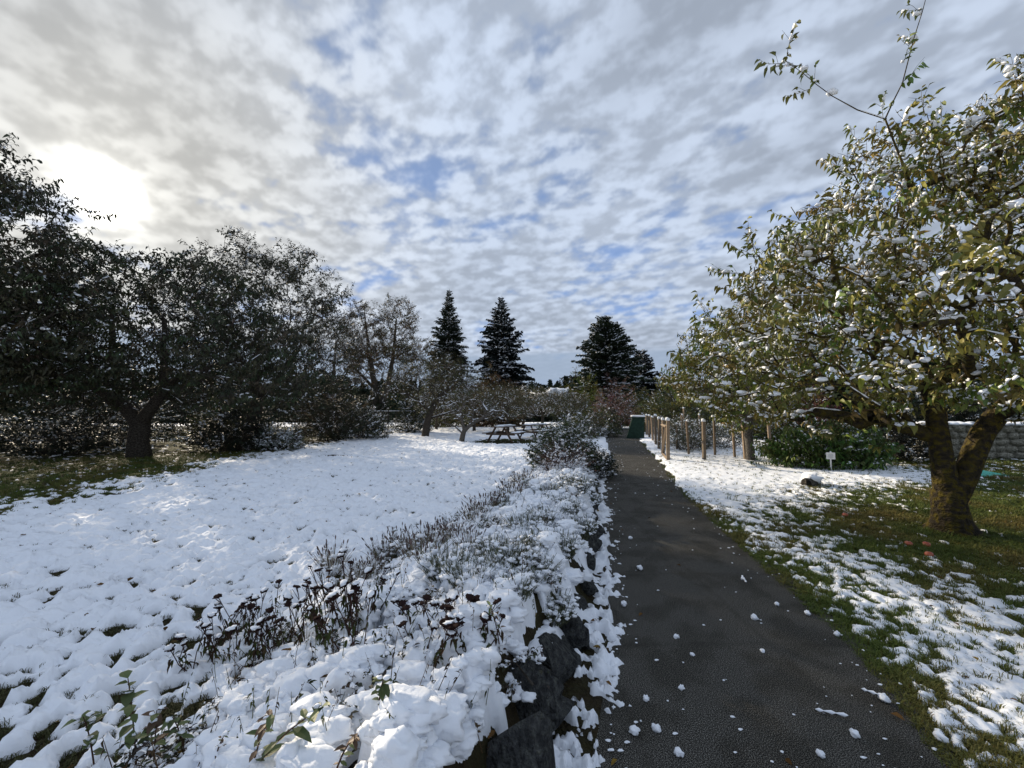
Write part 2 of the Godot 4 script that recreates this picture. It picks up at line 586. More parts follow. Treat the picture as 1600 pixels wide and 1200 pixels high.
# ------------------------------------------------------------------ trees
# spec: limbs = [[points, radii]] in the tree's own axes; crown = [[centre, radii]]; count of twig ends; seed
func skeleton(spec: Dictionary) -> Dictionary:
	var pos: Array[Vector3] = []
	var par := PackedInt32Array()
	var low := PackedFloat32Array()
	var way := PackedFloat32Array()
	for limb in spec.limbs:
		var pts: Array = limb[0]
		var rad: Array = limb[1]
		var prev := -1
		if pos.size():
			var best := 1e9
			for k in pos.size():
				var q: float = pos[k].distance_to(pts[0])
				if q < best:
					best = q
					prev = k
		for i in pts.size():
			if i == 0 and prev >= 0 and pos[prev].distance_to(pts[0]) < 0.02:
				continue
			var steps := 1
			var from: Vector3 = pts[i] if prev < 0 else pos[prev]
			var r0: float = rad[i] if i == 0 else rad[i - 1]
			if prev >= 0:
				steps = maxi(1, int(from.distance_to(pts[i]) / 0.22))
			for s in steps:
				var t := (s + 1.0) / steps
				var p: Vector3 = from.lerp(pts[i], t)
				if t < 1.0:
					p += Vector3(rnd(-1, 1), rnd(-1, 1), rnd(-1, 1)) * 0.02
				pos.append(p)
				par.append(prev)
				low.append(lerpf(r0, rad[i], t))
				way.append(0.0 if prev < 0 else way[prev] + pos[prev].distance_to(p))
				prev = pos.size() - 1
	var first := pos.size()
	# ends of twigs, spread through the crown, joined to what has grown so far from the inside out
	var ends := []
	var hub: Vector3 = spec.get("hub", pos[pos.size() / 2])
	var total := 0.0
	for e in spec.crown:
		total += e[1].x * e[1].y * e[1].z
	for e in spec.crown:
		var k := int(spec.count * (e[1].x * e[1].y * e[1].z) / total)
		for i in k:
			var o := Vector3(rnd(-1, 1), rnd(-1, 1), rnd(-1, 1))
			while o.length() > 1.0 or o.length() < 0.05:
				o = Vector3(rnd(-1, 1), rnd(-1, 1), rnd(-1, 1))
			o = o.normalized() * pow(o.length(), spec.get("shell", 0.62))
			o *= 1.0 + 0.22 * na.get_noise_3d(o.x * 2.2 + spec.seed, o.y * 2.2, o.z * 2.2)
			ends.append(e[0] + o * e[1])
	ends.sort_custom(func(a, b): return a.distance_squared_to(hub) < b.distance_squared_to(hub))
	var tips := PackedInt32Array()
	var cost: float = spec.get("cost", 0.3)
	for e in ends:
		var best := 1e9
		var at_ := 0
		var from_k: int = spec.get("bare", 3)
		for k in range(from_k, pos.size()):
			var q: float = pos[k].distance_to(e) + cost * way[k]
			if q < best:
				best = q
				at_ = k
		var a: Vector3 = pos[at_]
		var far := a.distance_to(e)
		var heading: Vector3 = (a - pos[par[at_]]).normalized() if par[at_] >= 0 else Vector3.UP
		var ctl: Vector3 = a + heading * far * 0.35 + Vector3(rnd(-1, 1), rnd(-0.6, 1.0), rnd(-1, 1)) * far * 0.16
		var steps := maxi(2, int(far / 0.22))
		var prev := at_
		for s in steps:
			var t := (s + 1.0) / steps
			var p: Vector3 = a.lerp(ctl, t).lerp(ctl.lerp(e, t), t)
			if t < 1.0:
				p += Vector3(rnd(-1, 1), rnd(-1, 1), rnd(-1, 1)) * 0.025
			pos.append(p)
			par.append(prev)
			low.append(0.0)
			way.append(way[prev] + pos[prev].distance_to(p))
			prev = pos.size() - 1
		tips.append(prev)
	# thickness by what each piece carries
	var r := PackedFloat32Array()
	r.resize(pos.size())
	var tip: float = spec.get("tip", 0.0045)
	var power: float = spec.get("power", 2.4)
	var child := PackedInt32Array()
	child.resize(pos.size())
	child.fill(-1)
	for k in range(pos.size() - 1, -1, -1):
		r[k] = pow(r[k], 1.0 / power) if r[k] > 0.0 else tip
		r[k] = maxf(r[k] * 0.55, low[k]) if k < first else minf(r[k] + 0.0004, spec.get("thickest", 0.09))
		if par[k] >= 0:
			r[par[k]] += pow(r[k], power)
			var c := child[par[k]]
			if c < 0 or r[k] > r[c]:
				child[par[k]] = k
	return {"pos": pos, "par": par, "r": r, "child": child, "first": first, "tips": tips}

func wood(sk: Dictionary, snow_share: float, finest := 0.0) -> Array:
	var b := MB.new()
	var s := MB.new()
	var pos: Array = sk.pos
	var par: PackedInt32Array = sk.par
	var r: PackedFloat32Array = sk.r
	var child: PackedInt32Array = sk.child
	for k in pos.size():
		if par[k] >= 0 and child[par[k]] == k:
			continue
		var pts := []
		var rad := []
		if par[k] >= 0:
			pts.append(pos[par[k]])
			rad.append(minf(r[par[k]] * 0.8, r[k] * 1.25))
		var q := k
		while q >= 0:
			pts.append(pos[q])
			rad.append(r[q])
			q = child[q]
		if pts.size() < 2 or rad[1] < finest:
			continue
		b.tube(pts, rad, 14 if rad[0] > 0.12 else (7 if rad[0] > 0.03 else (5 if rad[0] > 0.012 else 3)))
		# snow lying along the upper side
		var run := []
		var wid := []
		for i in pts.size() - 1:
			var d: Vector3 = (pts[i + 1] - pts[i]).normalized()
			var keep: bool = absf(d.y) < 0.72 and rad[i] > 0.006 and rng.randf() < snow_share and rad[i] < 0.2
			if keep:
				var w: float = minf(rad[i] * 0.65 + 0.009, 0.036)
				run.append(pts[i] + Vector3(0, rad[i] * 0.75 + w * 0.25, 0))
				wid.append(w * rnd(0.6, 1.45))
			if (not keep or i == pts.size() - 2) and run.size() > 1:
				# drawn as an uneven roll with blunt ends
				var fine := []
				var thin := []
				for e in run.size() - 1:
					var cuts := clampi(int(run[e].distance_to(run[e + 1]) / 0.04), 1, 6)
					for c in cuts:
						var u := float(c) / cuts
						fine.append(run[e].lerp(run[e + 1], u))
						thin.append(lerpf(wid[e], wid[e + 1], u) * (0.85 + 0.55 * na.get_noise_3dv(fine[fine.size() - 1] * 14.0)))
				fine.append(run[run.size() - 1])
				thin.append(wid[wid.size() - 1])
				thin[0] *= 0.25
				thin[thin.size() - 1] *= 0.25
				s.tube(fine, thin, 6, Color.WHITE, true, 0.7)
			if not keep:
				run = []
				wid = []
	return [b, s]

func tree(called: String, label: String, where: Vector3, spec: Dictionary, group := "", turn := 0.0) -> Dictionary:
	rng.seed = spec.seed * 7919 + 17
	var root := thing(called, label, "tree", where, turn, group)
	var sk := skeleton(spec)
	var w := wood(sk, spec.get("snow", 0.5), spec.get("finest", 0.0))
	part("trunk", w[0].mesh(), spec.get("bark", M.bark), root)
	if w[1].v.size():
		part("branch_snow", w[1].mesh(), M.loose_snow, root, true)
	var kinds: Array = twigs[spec.get("twig", "broad")]
	var leafy := []
	var tints := []
	var white := []
	for k in kinds.size():
		leafy.append([])
		tints.append(PackedColorArray())
		white.append([])
	var pos: Array = sk.pos
	var par: PackedInt32Array = sk.par
	var each: float = spec.get("each", 1.0)
	var flock: Array = spec.get("lumps", [0.05, 0.02, 0.05])
	var lump_at := []
	var near := []
	var hang_all: float = spec.get("lift", 0.0)
	for k in range(1, pos.size()):
		if sk.r[k] > spec.get("leafy_below", 0.016):
			continue
		var p: Vector3 = pos[k]
		var here: float = each * clampf(0.75 + 0.9 * na.get_noise_3d(p.x * 1.1 + spec.seed, p.y * 1.1, p.z * 1.1), 0.05, 1.6)
		var count := int(here) + (1 if rng.randf() < here - int(here) else 0)
		var dir: Vector3 = (p - pos[par[k]]).normalized()
		for q in count:
			var out := Vector3(dir.x + rnd(-0.9, 0.9), 0, dir.z + rnd(-0.9, 0.9))
			var yaw := atan2(-out.z, out.x)
			var lift := clampf(dir.y * 0.6 + hang_all + rnd(-0.5, 0.45), -0.8, 1.1)
			var size: float = rnd(0.75, 1.25) * spec.get("size", 1.0)
			var bas := Basis(Vector3.UP, yaw) * Basis(Vector3(0, 0, 1), lift) * Basis(Vector3(1, 0, 0), rnd(-0.35, 0.35))
			var t := Transform3D(bas.scaled(Vector3.ONE * size), p + Vector3(rnd(-1, 1), rnd(-1, 1), rnd(-1, 1)) * 0.04)
			var v := rng.randi() % kinds.size()
			var col: Color = spec.colors[rng.randi() % spec.colors.size()]
			col = Color(col.r * rnd(0.75, 1.25), col.g * rnd(0.8, 1.2), col.b * rnd(0.8, 1.2))
			leafy[v].append(t)
			tints[v].append(col)
			if rng.randf() < spec.get("white", 0.5):
				white[v].append(t)
			near.append([t, v, col])
		if rng.randf() < flock[0]:
			var sz := rnd(flock[1], flock[2])
			lump_at.append(Transform3D(Basis(Vector3.UP, rnd(0, TAU)).scaled(Vector3(sz * rnd(0.9, 1.8), sz * rnd(0.7, 1.0), sz)), p + Vector3(rnd(-0.06, 0.06), sz * 0.4 + rnd(0, 0.06), rnd(-0.06, 0.06))))
	var singles: int = spec.get("single_leaves", 0)
	var taken := {}
	if singles:
		# the sprays nearest to the eye carry their leaves one by one
		var inv := Vector3(0, EYE, 0) - where
		near.sort_custom(func(a, b): return (a[0] as Transform3D).origin.distance_squared_to(inv) < (b[0] as Transform3D).origin.distance_squared_to(inv))
		var made := 0
		var shades := []
		for k in 6:
			var m: StandardMaterial3D = M.leaf.duplicate()
			var col: Color = spec.colors[k % spec.colors.size()]
			m.albedo_color = Color(col.r * (0.8 + 0.1 * k), col.g * (0.8 + 0.08 * k), col.b).linear_to_srgb()
			shades.append(m)
		var shapes := []
		for k in 5:
			var b := MB.new()
			b.leaf(Transform3D.IDENTITY, 0.082, rnd(0.038, 0.048), rnd(0.3, 0.9), rnd(0.12, 0.35))
			shapes.append(b.mesh())
		for e in near:
			var g: Vector3 = where + (e[0] as Transform3D).origin
			var depth := -g.z
			if depth < 1.0 or absf(g.x) / depth > 1.36 or (g.y - EYE) / depth > 1.0:
				continue
			taken[e[0]] = true
			for spot in kinds[e[1]].spots:
				if made < singles:
					var o := part("leaf", shapes[made % 5], shades[rng.randi() % 6], root)
					o.transform = (e[0] as Transform3D) * (spot[0] as Transform3D)
					made += 1
			if made >= singles:
				break
	for v in kinds.size():
		var put := []
		var tone := PackedColorArray()
		for i in leafy[v].size():
			if not taken.has(leafy[v][i]):
				put.append(leafy[v][i])
				tone.append(tints[v][i])
		if put.size():
			many("foliage", kinds[v].leaf, M.leaf, root, put, tone)
		if white[v].size():
			var plain := PackedColorArray()
			plain.resize(white[v].size())
			plain.fill(Color.WHITE)
			many("leaf_snow", kinds[v].snow, M.loose_snow, root, white[v], plain)
	if lump_at.size():
		var plain := PackedColorArray()
		plain.resize(lump_at.size())
		plain.fill(Color.WHITE)
		many("snow_lumps", lumps[spec.seed % 5], M.loose_snow, root, lump_at, plain)
	return {"root": root, "sk": sk}

# a conifer: a pole with whorls of drooping sprays
var sprays := []
func make_sprays() -> void:
	for k in 4:
		var b := MB.new()
		var s := MB.new()
		# a unit-long bough along x, drooping, tufted with needles
		b.tube([Vector3.ZERO, Vector3(0.5, -0.02, 0), Vector3(1, -0.12, 0)], [0.02, 0.013, 0.004], 3, Color(0.5, 0.42, 0.4), false)
		for i in 17:
			var t := rnd(0.12, 1.0)
			var base := Vector3(t, -0.14 * t * t, 0)
			for side in [-1, 1]:
				var out := Vector3(rnd(0.25, 0.5), rnd(-0.3, 0.05), side * rnd(0.4, 0.8)).normalized() * (0.44 * (1.12 - t) + 0.07)
				var w := Vector3(0.045, rnd(-0.01, 0.02), -0.02 * side)
				var tone := rnd(0.6, 1.3)
				b.quad(base, base + out * 0.5 + w, base + out, base + out * 0.5 - w, Color(tone, tone, tone))
				for q in 3:
					var p := base + out * rnd(0.3, 1.0)
					var hang := Vector3(rnd(-0.02, 0.06), rnd(-0.15, -0.05), rnd(-0.04, 0.04))
					b.tri(p + Vector3(0.025, 0, 0), p + hang, p - Vector3(0.02, 0, 0.012), Color(tone * 0.8, tone * 0.8, tone * 0.8))
				if rng.randf() < 0.33:
					s.blob(base + out * 0.6 + Vector3(0, 0.02, 0), Vector3(0.08, 0.022, 0.05), na, 0.8, rnd(0, 50), 6, 4)
		sprays.append([b.mesh(), s.mesh()])

func conifer(label: String, where: Vector3, high: float, wide: float, base_h: float, color: Color, white: float, seed_: int, density := 1.0, lean := 1.0) -> void:
	rng.seed = seed_
	var root := thing("conifer", label, "tree", where)
	var b := MB.new()
	b.tube([Vector3(0, -0.3, 0), Vector3(0, high * 0.5, 0), Vector3(0.05, high * 0.93, 0), Vector3(0.05, high, 0)], [0.28, 0.15, 0.03, 0.012], 8)
	part("trunk", b.mesh(), M.bark, root)
	var at_ := [[], [], [], []]
	var tint := [PackedColorArray(), PackedColorArray(), PackedColorArray(), PackedColorArray()]
	var snowy := [[], [], [], []]
	var y := base_h
	while y < high * 0.985:
		var t := (y - base_h) / (high - base_h)
		var reach := wide * (pow(1.0 - t, lean) * (0.86 + 0.3 * na.get_noise_1d(y * 2.3 + seed_)) + 0.035)
		var count := int((6 + 11 * (1.0 - t)) * density)
		for i in count:
			var yaw := TAU * i / count + rnd(-0.4, 0.4)
			var r := reach * rnd(0.62, 1.15)
			var tilt := lerpf(-0.16, 0.75, pow(t, 1.5)) + rnd(-0.18, 0.18)
			var bas := Basis(Vector3.UP, yaw) * Basis(Vector3(0, 0, 1), tilt) * Basis(Vector3(1, 0, 0), rnd(-0.4, 0.4))
			var v := rng.randi() % 4
			var fat := clampf(r * 0.95, 0.5, 2.0)
			var tr := Transform3D(bas * Basis.from_scale(Vector3(r, fat, fat * 1.1)), Vector3(0, y + rnd(-0.15, 0.15), 0))
			at_[v].append(tr)
			var k := rnd(0.7, 1.3)
			tint[v].append(Color(color.r * k, color.g * k, color.b * k))
			if rng.randf() < white:
				snowy[v].append(tr)
		y += lerpf(0.42, 0.22, t)
	for v in 4:
		many("boughs", sprays[v][0], M.needle, root, at_[v], tint[v])
		if snowy[v].size():
			var plain := PackedColorArray()
			plain.resize(snowy[v].size())
			plain.fill(Color.WHITE)
			many("bough_snow", sprays[v][1], M.loose_snow, root, snowy[v], plain)

# a bush: stems from the ground and leafy sprays through a rounded, lumpy volume
func bush(called: String, label: String, where: Vector3, size: Vector3, kind: String, count: int, colors: Array, white: float, flock: Array, seed_: int, twig_size := 1.0, group := "", stem_mat: Material = null) -> Node3D:
	rng.seed = seed_
	var root := thing(called, label, "bush", where, 0.0, group)
	var stems := MB.new()
	var kinds: Array = twigs[kind]
	var leafy := []
	var tints := []
	var snowy := []
	for k in kinds.size():
		leafy.append([])
		tints.append(PackedColorArray())
		snowy.append([])
	var lump_at := []
	for i in count:
		var o := Vector3(rnd(-1, 1), rnd(0.02, 1), rnd(-1, 1))
		while o.length() > 1.0:
			o = Vector3(rnd(-1, 1), rnd(0.02, 1), rnd(-1, 1))
		o = o.normalized() * pow(o.length(), 0.5)
		o *= 0.86 + 0.34 * na.get_noise_3d(o.x * 2.4 + seed_, o.y * 2.4, o.z * 2.4)
		var p := Vector3(o.x * size.x, maxf(o.y * size.y, 0.04), o.z * size.z)
		var out := Vector3(o.x + rnd(-0.6, 0.6), 0, o.z + rnd(-0.6, 0.6))
		var bas := Basis(Vector3.UP, atan2(-out.z, out.x)) * Basis(Vector3(0, 0, 1), rnd(-0.3, 0.5) + 0.7 * maxf(o.y - 0.4, 0.0)) * Basis(Vector3(1, 0, 0), rnd(-0.4, 0.4))
		var v := rng.randi() % kinds.size()
		var t := Transform3D(bas.scaled(Vector3.ONE * rnd(0.75, 1.25) * twig_size), p)
		leafy[v].append(t)
		var c: Color = colors[rng.randi() % colors.size()]
		tints[v].append(Color(c.r * rnd(0.75, 1.25), c.g * rnd(0.8, 1.2), c.b * rnd(0.8, 1.2)))
		if rng.randf() < white:
			snowy[v].append(t)
		if rng.randf() < flock[0]:
			var sz := rnd(flock[1], flock[2])
			lump_at.append(Transform3D(Basis(Vector3.UP, rnd(0, TAU)).scaled(Vector3(sz * rnd(0.9, 1.6), sz * rnd(0.6, 0.9), sz)), p + Vector3(0, sz * 0.5, 0)))
		if i % 7 == 0:
			var foot := Vector3(rnd(-0.3, 0.3) * size.x, -0.06, rnd(-0.3, 0.3) * size.z)
			var mid := foot.lerp(p, 0.5) + Vector3(rnd(-0.1, 0.1), 0.12 * size.y, rnd(-0.1, 0.1))
			stems.tube([foot, mid, p], [0.012, 0.008, 0.003], 3)
	part("stems", stems.mesh(), stem_mat if stem_mat else M.bark, root, true)
	for v in kinds.size():
		many("foliage", kinds[v].leaf, M.leaf, root, leafy[v], tints[v])
		if snowy[v].size():
			var plain := PackedColorArray()
			plain.resize(snowy[v].size())
			plain.fill(Color.WHITE)
			many("leaf_snow", kinds[v].snow, M.loose_snow, root, snowy[v], plain)
	if lump_at.size():
		var plain := PackedColorArray()
		plain.resize(lump_at.size())
		plain.fill(Color.WHITE)
		many("snow_lumps", lumps[seed_ % 5], M.loose_snow, root, lump_at, plain)
	return root

func on_land(x: float, d: float, sink := 0.0) -> Vector3:
	return Vector3(x, land(x, -d) - sink, -d)

# ------------------------------------------------------------------ ground, path, snow
func log_steps(a: float, b: float, step: float) -> PackedFloat32Array:
	var out := PackedFloat32Array()
	var r := a
	while r < b:
		out.append(r)
		r *= 1.0 + step
	out.append(b)
	return out

func land_row(i: int) -> void:
	var out := PackedVector3Array()
	var r := radii_list[i]
	for a in angle_list:
		var x := r * sin(a)
		var z := -r * cos(a)
		out.append(Vector3(x, land(x, z), z))
	rows[i] = out

func make_ground() -> void:
	# bare ground, all round the place and out to the far hills
	radii_list = log_steps(0.35, 420.0, 0.017)
	angle_list = PackedFloat32Array()
	for j in 371:
		angle_list.append(-PI + TAU * j / 370.0)
	rows = []
	rows.resize(radii_list.size())
	WorkerThreadPool.wait_for_group_task_completion(WorkerThreadPool.add_group_task(land_row, rows.size()))
	var cols := PackedColorArray()
	for r in rows:
		for p: Vector3 in r:
			var d := -p.z
			var n := na.get_noise_2d(p.x * 0.9, p.z * 0.9)
			var n2 := nb.get_noise_2d(p.x * 4.0, p.z * 4.0)
			var green := Color(0.042, 0.062, 0.014)
			var brown := Color(0.045, 0.032, 0.018)
			var c := green.lerp(brown, clampf(0.42 + 0.5 * n + 0.3 * n2, 0.0, 1.0))
			var l := lut(PD, PL, d)
			if p.x < l + 0.3 and p.x > -6.0 and d < 12.0:
				c = c.lerp(Color(0.028, 0.02, 0.013), 0.75)
			cols.append(c)
	var g := part("ground", grid(rows.size(), angle_list.size(), cols), M.ground, self)
	meta(g, "", "", "", "structure")
	# the path: a slightly domed sheet of dark grit
	var v := MB.new()
	var ds := []
	var d := -4.0
	while d < 58.0:
		ds.append(d)
		d += 0.06 + 0.02 * maxf(0.0, d)
	var wide := 13
	for i in ds.size():
		var l := path_left(ds[i]) - 0.12
		var r := path_right(ds[i]) + 0.12
		for j in wide:
			var t := float(j) / (wide - 1)
			var x := lerpf(l, r, t)
			var y := land(x, -ds[i]) + 0.006 + 0.02 * sin(PI * t) + 0.006 * na.get_noise_2d(x * 2.0, ds[i] * 2.0)
			if t < 0.02 or t > 0.98:
				y -= 0.03
			v.v.append(Vector3(x, y, -ds[i]))
			v.n.append(Vector3.UP)
			v.c.append(Color.WHITE)
	for i in ds.size() - 1:
		for j in wide - 1:
			var a := i * wide + j
			v.idx.append_array([a, a + wide, a + 1, a + 1, a + wide, a + wide + 1])
	var p := part("path", v.mesh(), M.path, self)
	meta(p, "", "", "", "structure")
	# the snow
	radii_list = log_steps(0.7, 110.0, 0.0053)
	angle_list = PackedFloat32Array()
	var a := -PI
	while a < PI:
		angle_list.append(a)
		a += 0.0052 if absf(a) < 1.22 else 0.06
	angle_list.append(PI)
	rows = []
	rows.resize(radii_list.size())
	WorkerThreadPool.wait_for_group_task_completion(WorkerThreadPool.add_group_task(snow_row, rows.size()))
	var s := part("snow_cover", grid(rows.size(), angle_list.size(), PackedColorArray()), M.snow, self)
	meta(s, "lumpy fresh snow lying over lawn, planting bed and path edges", "snow", "", "stuff")
	rows = []

func make_grass() -> void:
	rng.seed = 41
	var kinds := []
	for k in 4:
		var b := MB.new()
		for i in 9:
			var a := rnd(0, TAU)
			var lean := rnd(0.2, 1.1)
			var h := rnd(0.02, 0.05)
			var foot := Vector3(rnd(-0.02, 0.02), -0.004, rnd(-0.02, 0.02))
			var out := Vector3(cos(a), 0, sin(a))
			var side := Vector3(-sin(a), 0, cos(a)) * 0.0019
			var mid := foot + out * h * lean * 0.4 + Vector3(0, h * 0.7, 0)
			var top := foot + out * h * lean * 1.1 + Vector3(0, h * (1.0 - 0.25 * lean), 0)
			var t := rnd(0.6, 1.4)
			var c := Color(t * rnd(0.8, 1.5), t, t * 0.8)
			b.quad(foot - side, foot + side, mid + side, mid - side, c)
			b.tri(mid - side, mid + side, top, c)
		kinds.append(b.mesh())
	var put := [[], [], [], []]
	var tint := [PackedColorArray(), PackedColorArray(), PackedColorArray(), PackedColorArray()]
	var made := 0
	var tried := 0
	while made < 90000 and tried < 320000:
		tried += 1
		var r := 1.6 * pow(12.0, rng.randf())
		var a := rnd(-1.08, 1.08)
		var x := r * sin(a)
		var d := r * cos(a)
		var l := lut(PD, PL, d)
		var q := lut(PD, PR, d)
		if (x > l - (0.75 if d < 10.0 else 0.15) and x < q - 0.1) or (x < q + 0.05 and rng.randf() < 0.5):
			continue
		var s := snow(x, -d)
		if s > 0.012 and rng.randf() > (0.05 if x > q else 0.015):
			continue
		var in_bed := bed(x, d) > 0.05
		if in_bed and rng.randf() < 0.7:
			continue
		if x < l and d < 8.0 and x > -7.0 and rng.randf() < 0.35:
			continue
		made += 1
		var size := (0.75 + 0.05 * r) * rnd(0.7, 1.3)
		if x < l and x > -7.5:
			size *= 0.75
		var v := made % 4
		put[v].append(Transform3D(Basis(Vector3.UP, rnd(0, TAU)).scaled(Vector3(size, size * rnd(0.7, 1.2), size)), Vector3(x, land(x, -d) + maxf(0.0, s) * 0.7, -d)))
		var n := na.get_noise_2d(x * 0.8 + 4.0, d * 0.8)
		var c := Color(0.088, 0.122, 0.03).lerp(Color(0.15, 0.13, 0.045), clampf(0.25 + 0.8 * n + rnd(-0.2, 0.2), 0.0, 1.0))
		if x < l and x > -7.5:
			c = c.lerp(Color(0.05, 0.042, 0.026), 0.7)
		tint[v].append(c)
	var root := Node3D.new()
	root.name = "grass"
	add_child(root)
	meta(root, "short damp green grass showing between patches of snow", "grass", "", "stuff")
	for v in 4:
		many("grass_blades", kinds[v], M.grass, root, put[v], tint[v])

func make_litter() -> void:
	# crumbs of snow on the path and round its edges, too many to count
	rng.seed = 77
	var put := []
	for i in 300:
		var d := 1.5 * pow(14.0, rng.randf())
		var l := lut(PD, PL, d)
		var r := lut(PD, PR, d)
		var edge := rng.randf() < 0.6
		var x := rnd(l, r)
		if edge:
			x = (l + absf(rng.randfn(0.0, 0.16))) if rng.randf() < 0.5 else (r - absf(rng.randfn(0.0, 0.2)))
		var s := rnd(0.003, 0.009) * (1.5 if d > 7.0 else 1.0)
		put.append(Transform3D(Basis(Vector3.UP, rnd(0, TAU)).scaled(Vector3(s * rnd(0.9, 2.2), s * 0.6, s)), Vector3(x, land(x, -d) + 0.027 + s * 0.2, -d)))
	var plain := PackedColorArray()
	plain.resize(put.size())
	plain.fill(Color.WHITE)
	var o := many("snow_crumbs", lumps[1], M.loose_snow, self, put, plain)
	meta(o, "tiny crumbs of snow sprinkled over the dark path", "snow", "", "stuff")
	# fallen leaves
	var b := MB.new()
	b.leaf(Transform3D(Basis(Vector3(1, 0, 0), 0.2), Vector3.ZERO), 0.06, 0.034, 0.1, 0.3)
	var where := []
	var tint := PackedColorArray()
	for i in 420:
		var r := 1.7 * pow(9.0, rng.randf())
		var a := rnd(-0.95, 1.0)
		var x := r * sin(a)
		var d := r * cos(a)
		var on_path := x > path_left(d) and x < path_right(d)
		if on_path and rng.randf() < 0.8:
			continue
		var y := snow_top(x, -d) + 0.006 + (0.022 if on_path else 0.0)
		where.append(Transform3D(Basis.from_euler(Vector3(rnd(-0.4, 0.4), rnd(0, TAU), rnd(-0.3, 0.3))).scaled(Vector3.ONE * rnd(0.5, 1.1)), Vector3(x, y, -d)))
		var t := rnd(0.5, 1.4)
		tint.append(Color(0.11 * t, 0.06 * t, 0.022 * t) if rng.randf() < 0.75 else Color(0.2 * t, 0.13 * t, 0.03 * t))
	o = many("fallen_leaves", b.mesh(), M.dry, self, where, tint)
	meta(o, "small brown fallen leaves scattered over snow and grass", "leaves", "", "stuff")

func make_clumps() -> void:
	rng.seed = 78
	# single balls of snow on the path, read off the photograph
	for c in [[1179, 972, 10], [1057, 1002, 8], [1082, 1030, 6], [1065, 1083, 9], [1010, 1101, 10], [1026, 1149, 13], [1061, 1188, 14], [1336, 1158, 13], [1283, 1190, 13], [1382, 1101, 14], [1308, 998, 9], [1262, 965, 9], [1214, 950, 7], [1000, 893, 9], [1161, 910, 7], [991, 1153, 14], [975, 950, 10], [985, 845, 7], [1470, 1163, 16], [1192, 1025, 7]]:
		var p := at(c[0], c[1], 1.0) - Vector3(0, EYE, 0)
		var k := -EYE / p.y
		var g := p * k
		var s: float = c[2] * (-g.z) / FOCAL * 0.42
		var b := MB.new()
		b.blob(Vector3.ZERO, Vector3(s * rnd(0.95, 1.3), s * 0.85, s), na, 0.45, rnd(0, 99), 14, 9)
		single("snow_clump", b.rounded(), M.loose_snow, "small round clump of fallen snow on the dark path", "snow", Vector3(g.x, land(g.x, g.z) + 0.024 + s * 0.55, g.z), rnd(0, TAU), "snow clumps on the path")
	for c in [[1274, 1121, 1325, 1131, "snow-crusted twig lying flat on the dark path"], [1346, 1088, 1384, 1101, "thin bent twig ending in a snow ball on the path"], [1159, 906, 1166, 917, "short white-coated twig on the middle of the path"]]:
		var e := []
		for q in 2:
			var p := at(c[q * 2], c[q * 2 + 1], 1.0) - Vector3(0, EYE, 0)
			var g := p * (-EYE / p.y)
			e.append(Vector3(g.x, 0.036, g.z))
		var mid: Vector3 = (e[0] + e[1]) / 2.0
		var root := thing("twig", c[4], "twig", mid)
		var b := MB.new()
		b.tube([e[0] - mid, Vector3(0, 0.004, 0.005), e[1] - mid], [0.005, 0.004, 0.003], 5)
		part("stick", b.mesh(), M.bark, root)
		var s := MB.new()
		var pts := []
		var rad := []
		for i in 9:
			pts.append((e[0] - mid).lerp(e[1] - mid, i / 8.0) + Vector3(0, 0.007, 0.003))
			rad.append(0.006 + 0.004 * sin(i * 2.1) if i > 0 and i < 8 else 0.002)
		s.tube(pts, rad, 7)
		part("snow", s.mesh(), M.loose_snow, root)

func apple(px: float, py: float, label: String) -> void:
	var p := at(px, py, 1.0) - Vector3(0, EYE, 0)
	var g := p * (-EYE / p.y)
	var r := 0.036
	var root := thing("apple", label, "apple", Vector3(g.x, land(g.x, g.z) + r * 0.9, g.z), rnd(0, TAU))
	var b := MB.new()
	var prof := []
	for i in 11:
		var th := PI * i / 10.0
		prof.append(Vector2(r * sin(th) * (1.0 + 0.08 * cos(th)) + 0.0005, r * 0.9 * cos(th) - (0.012 * exp(-pow(th / 0.35, 2.0)))))
	for i in 11:
		for j in 14:
			var a := TAU * j / 14
			b.v.append(Vector3(prof[i].x * cos(a), prof[i].y, prof[i].x * sin(a)))
			b.n.append(Vector3(cos(a) * sin(PI * i / 10.0), cos(PI * i / 10.0), sin(a) * sin(PI * i / 10.0)))
			b.c.append(Color(0.42, 0.085, 0.05) if nb.get_noise_2d(j * 0.4, i * 0.3 + px) < 0.2 else Color(0.4, 0.14, 0.06))
	for i in 10:
		for j in 14:
			var q := i * 14 + j
			var w := i * 14 + (j + 1) % 14
			b.idx.append_array([q, q + 14, w, w, q + 14, w + 14])
	part("fruit", b.mesh(), M.apple, root)
	var s := MB.new()
	s.tube([Vector3(0, r * 0.7, 0), Vector3(0.004, r * 1.15, 0)], [0.0015, 0.0012], 5)
	part("stalk", s.mesh(), M.bark, root)

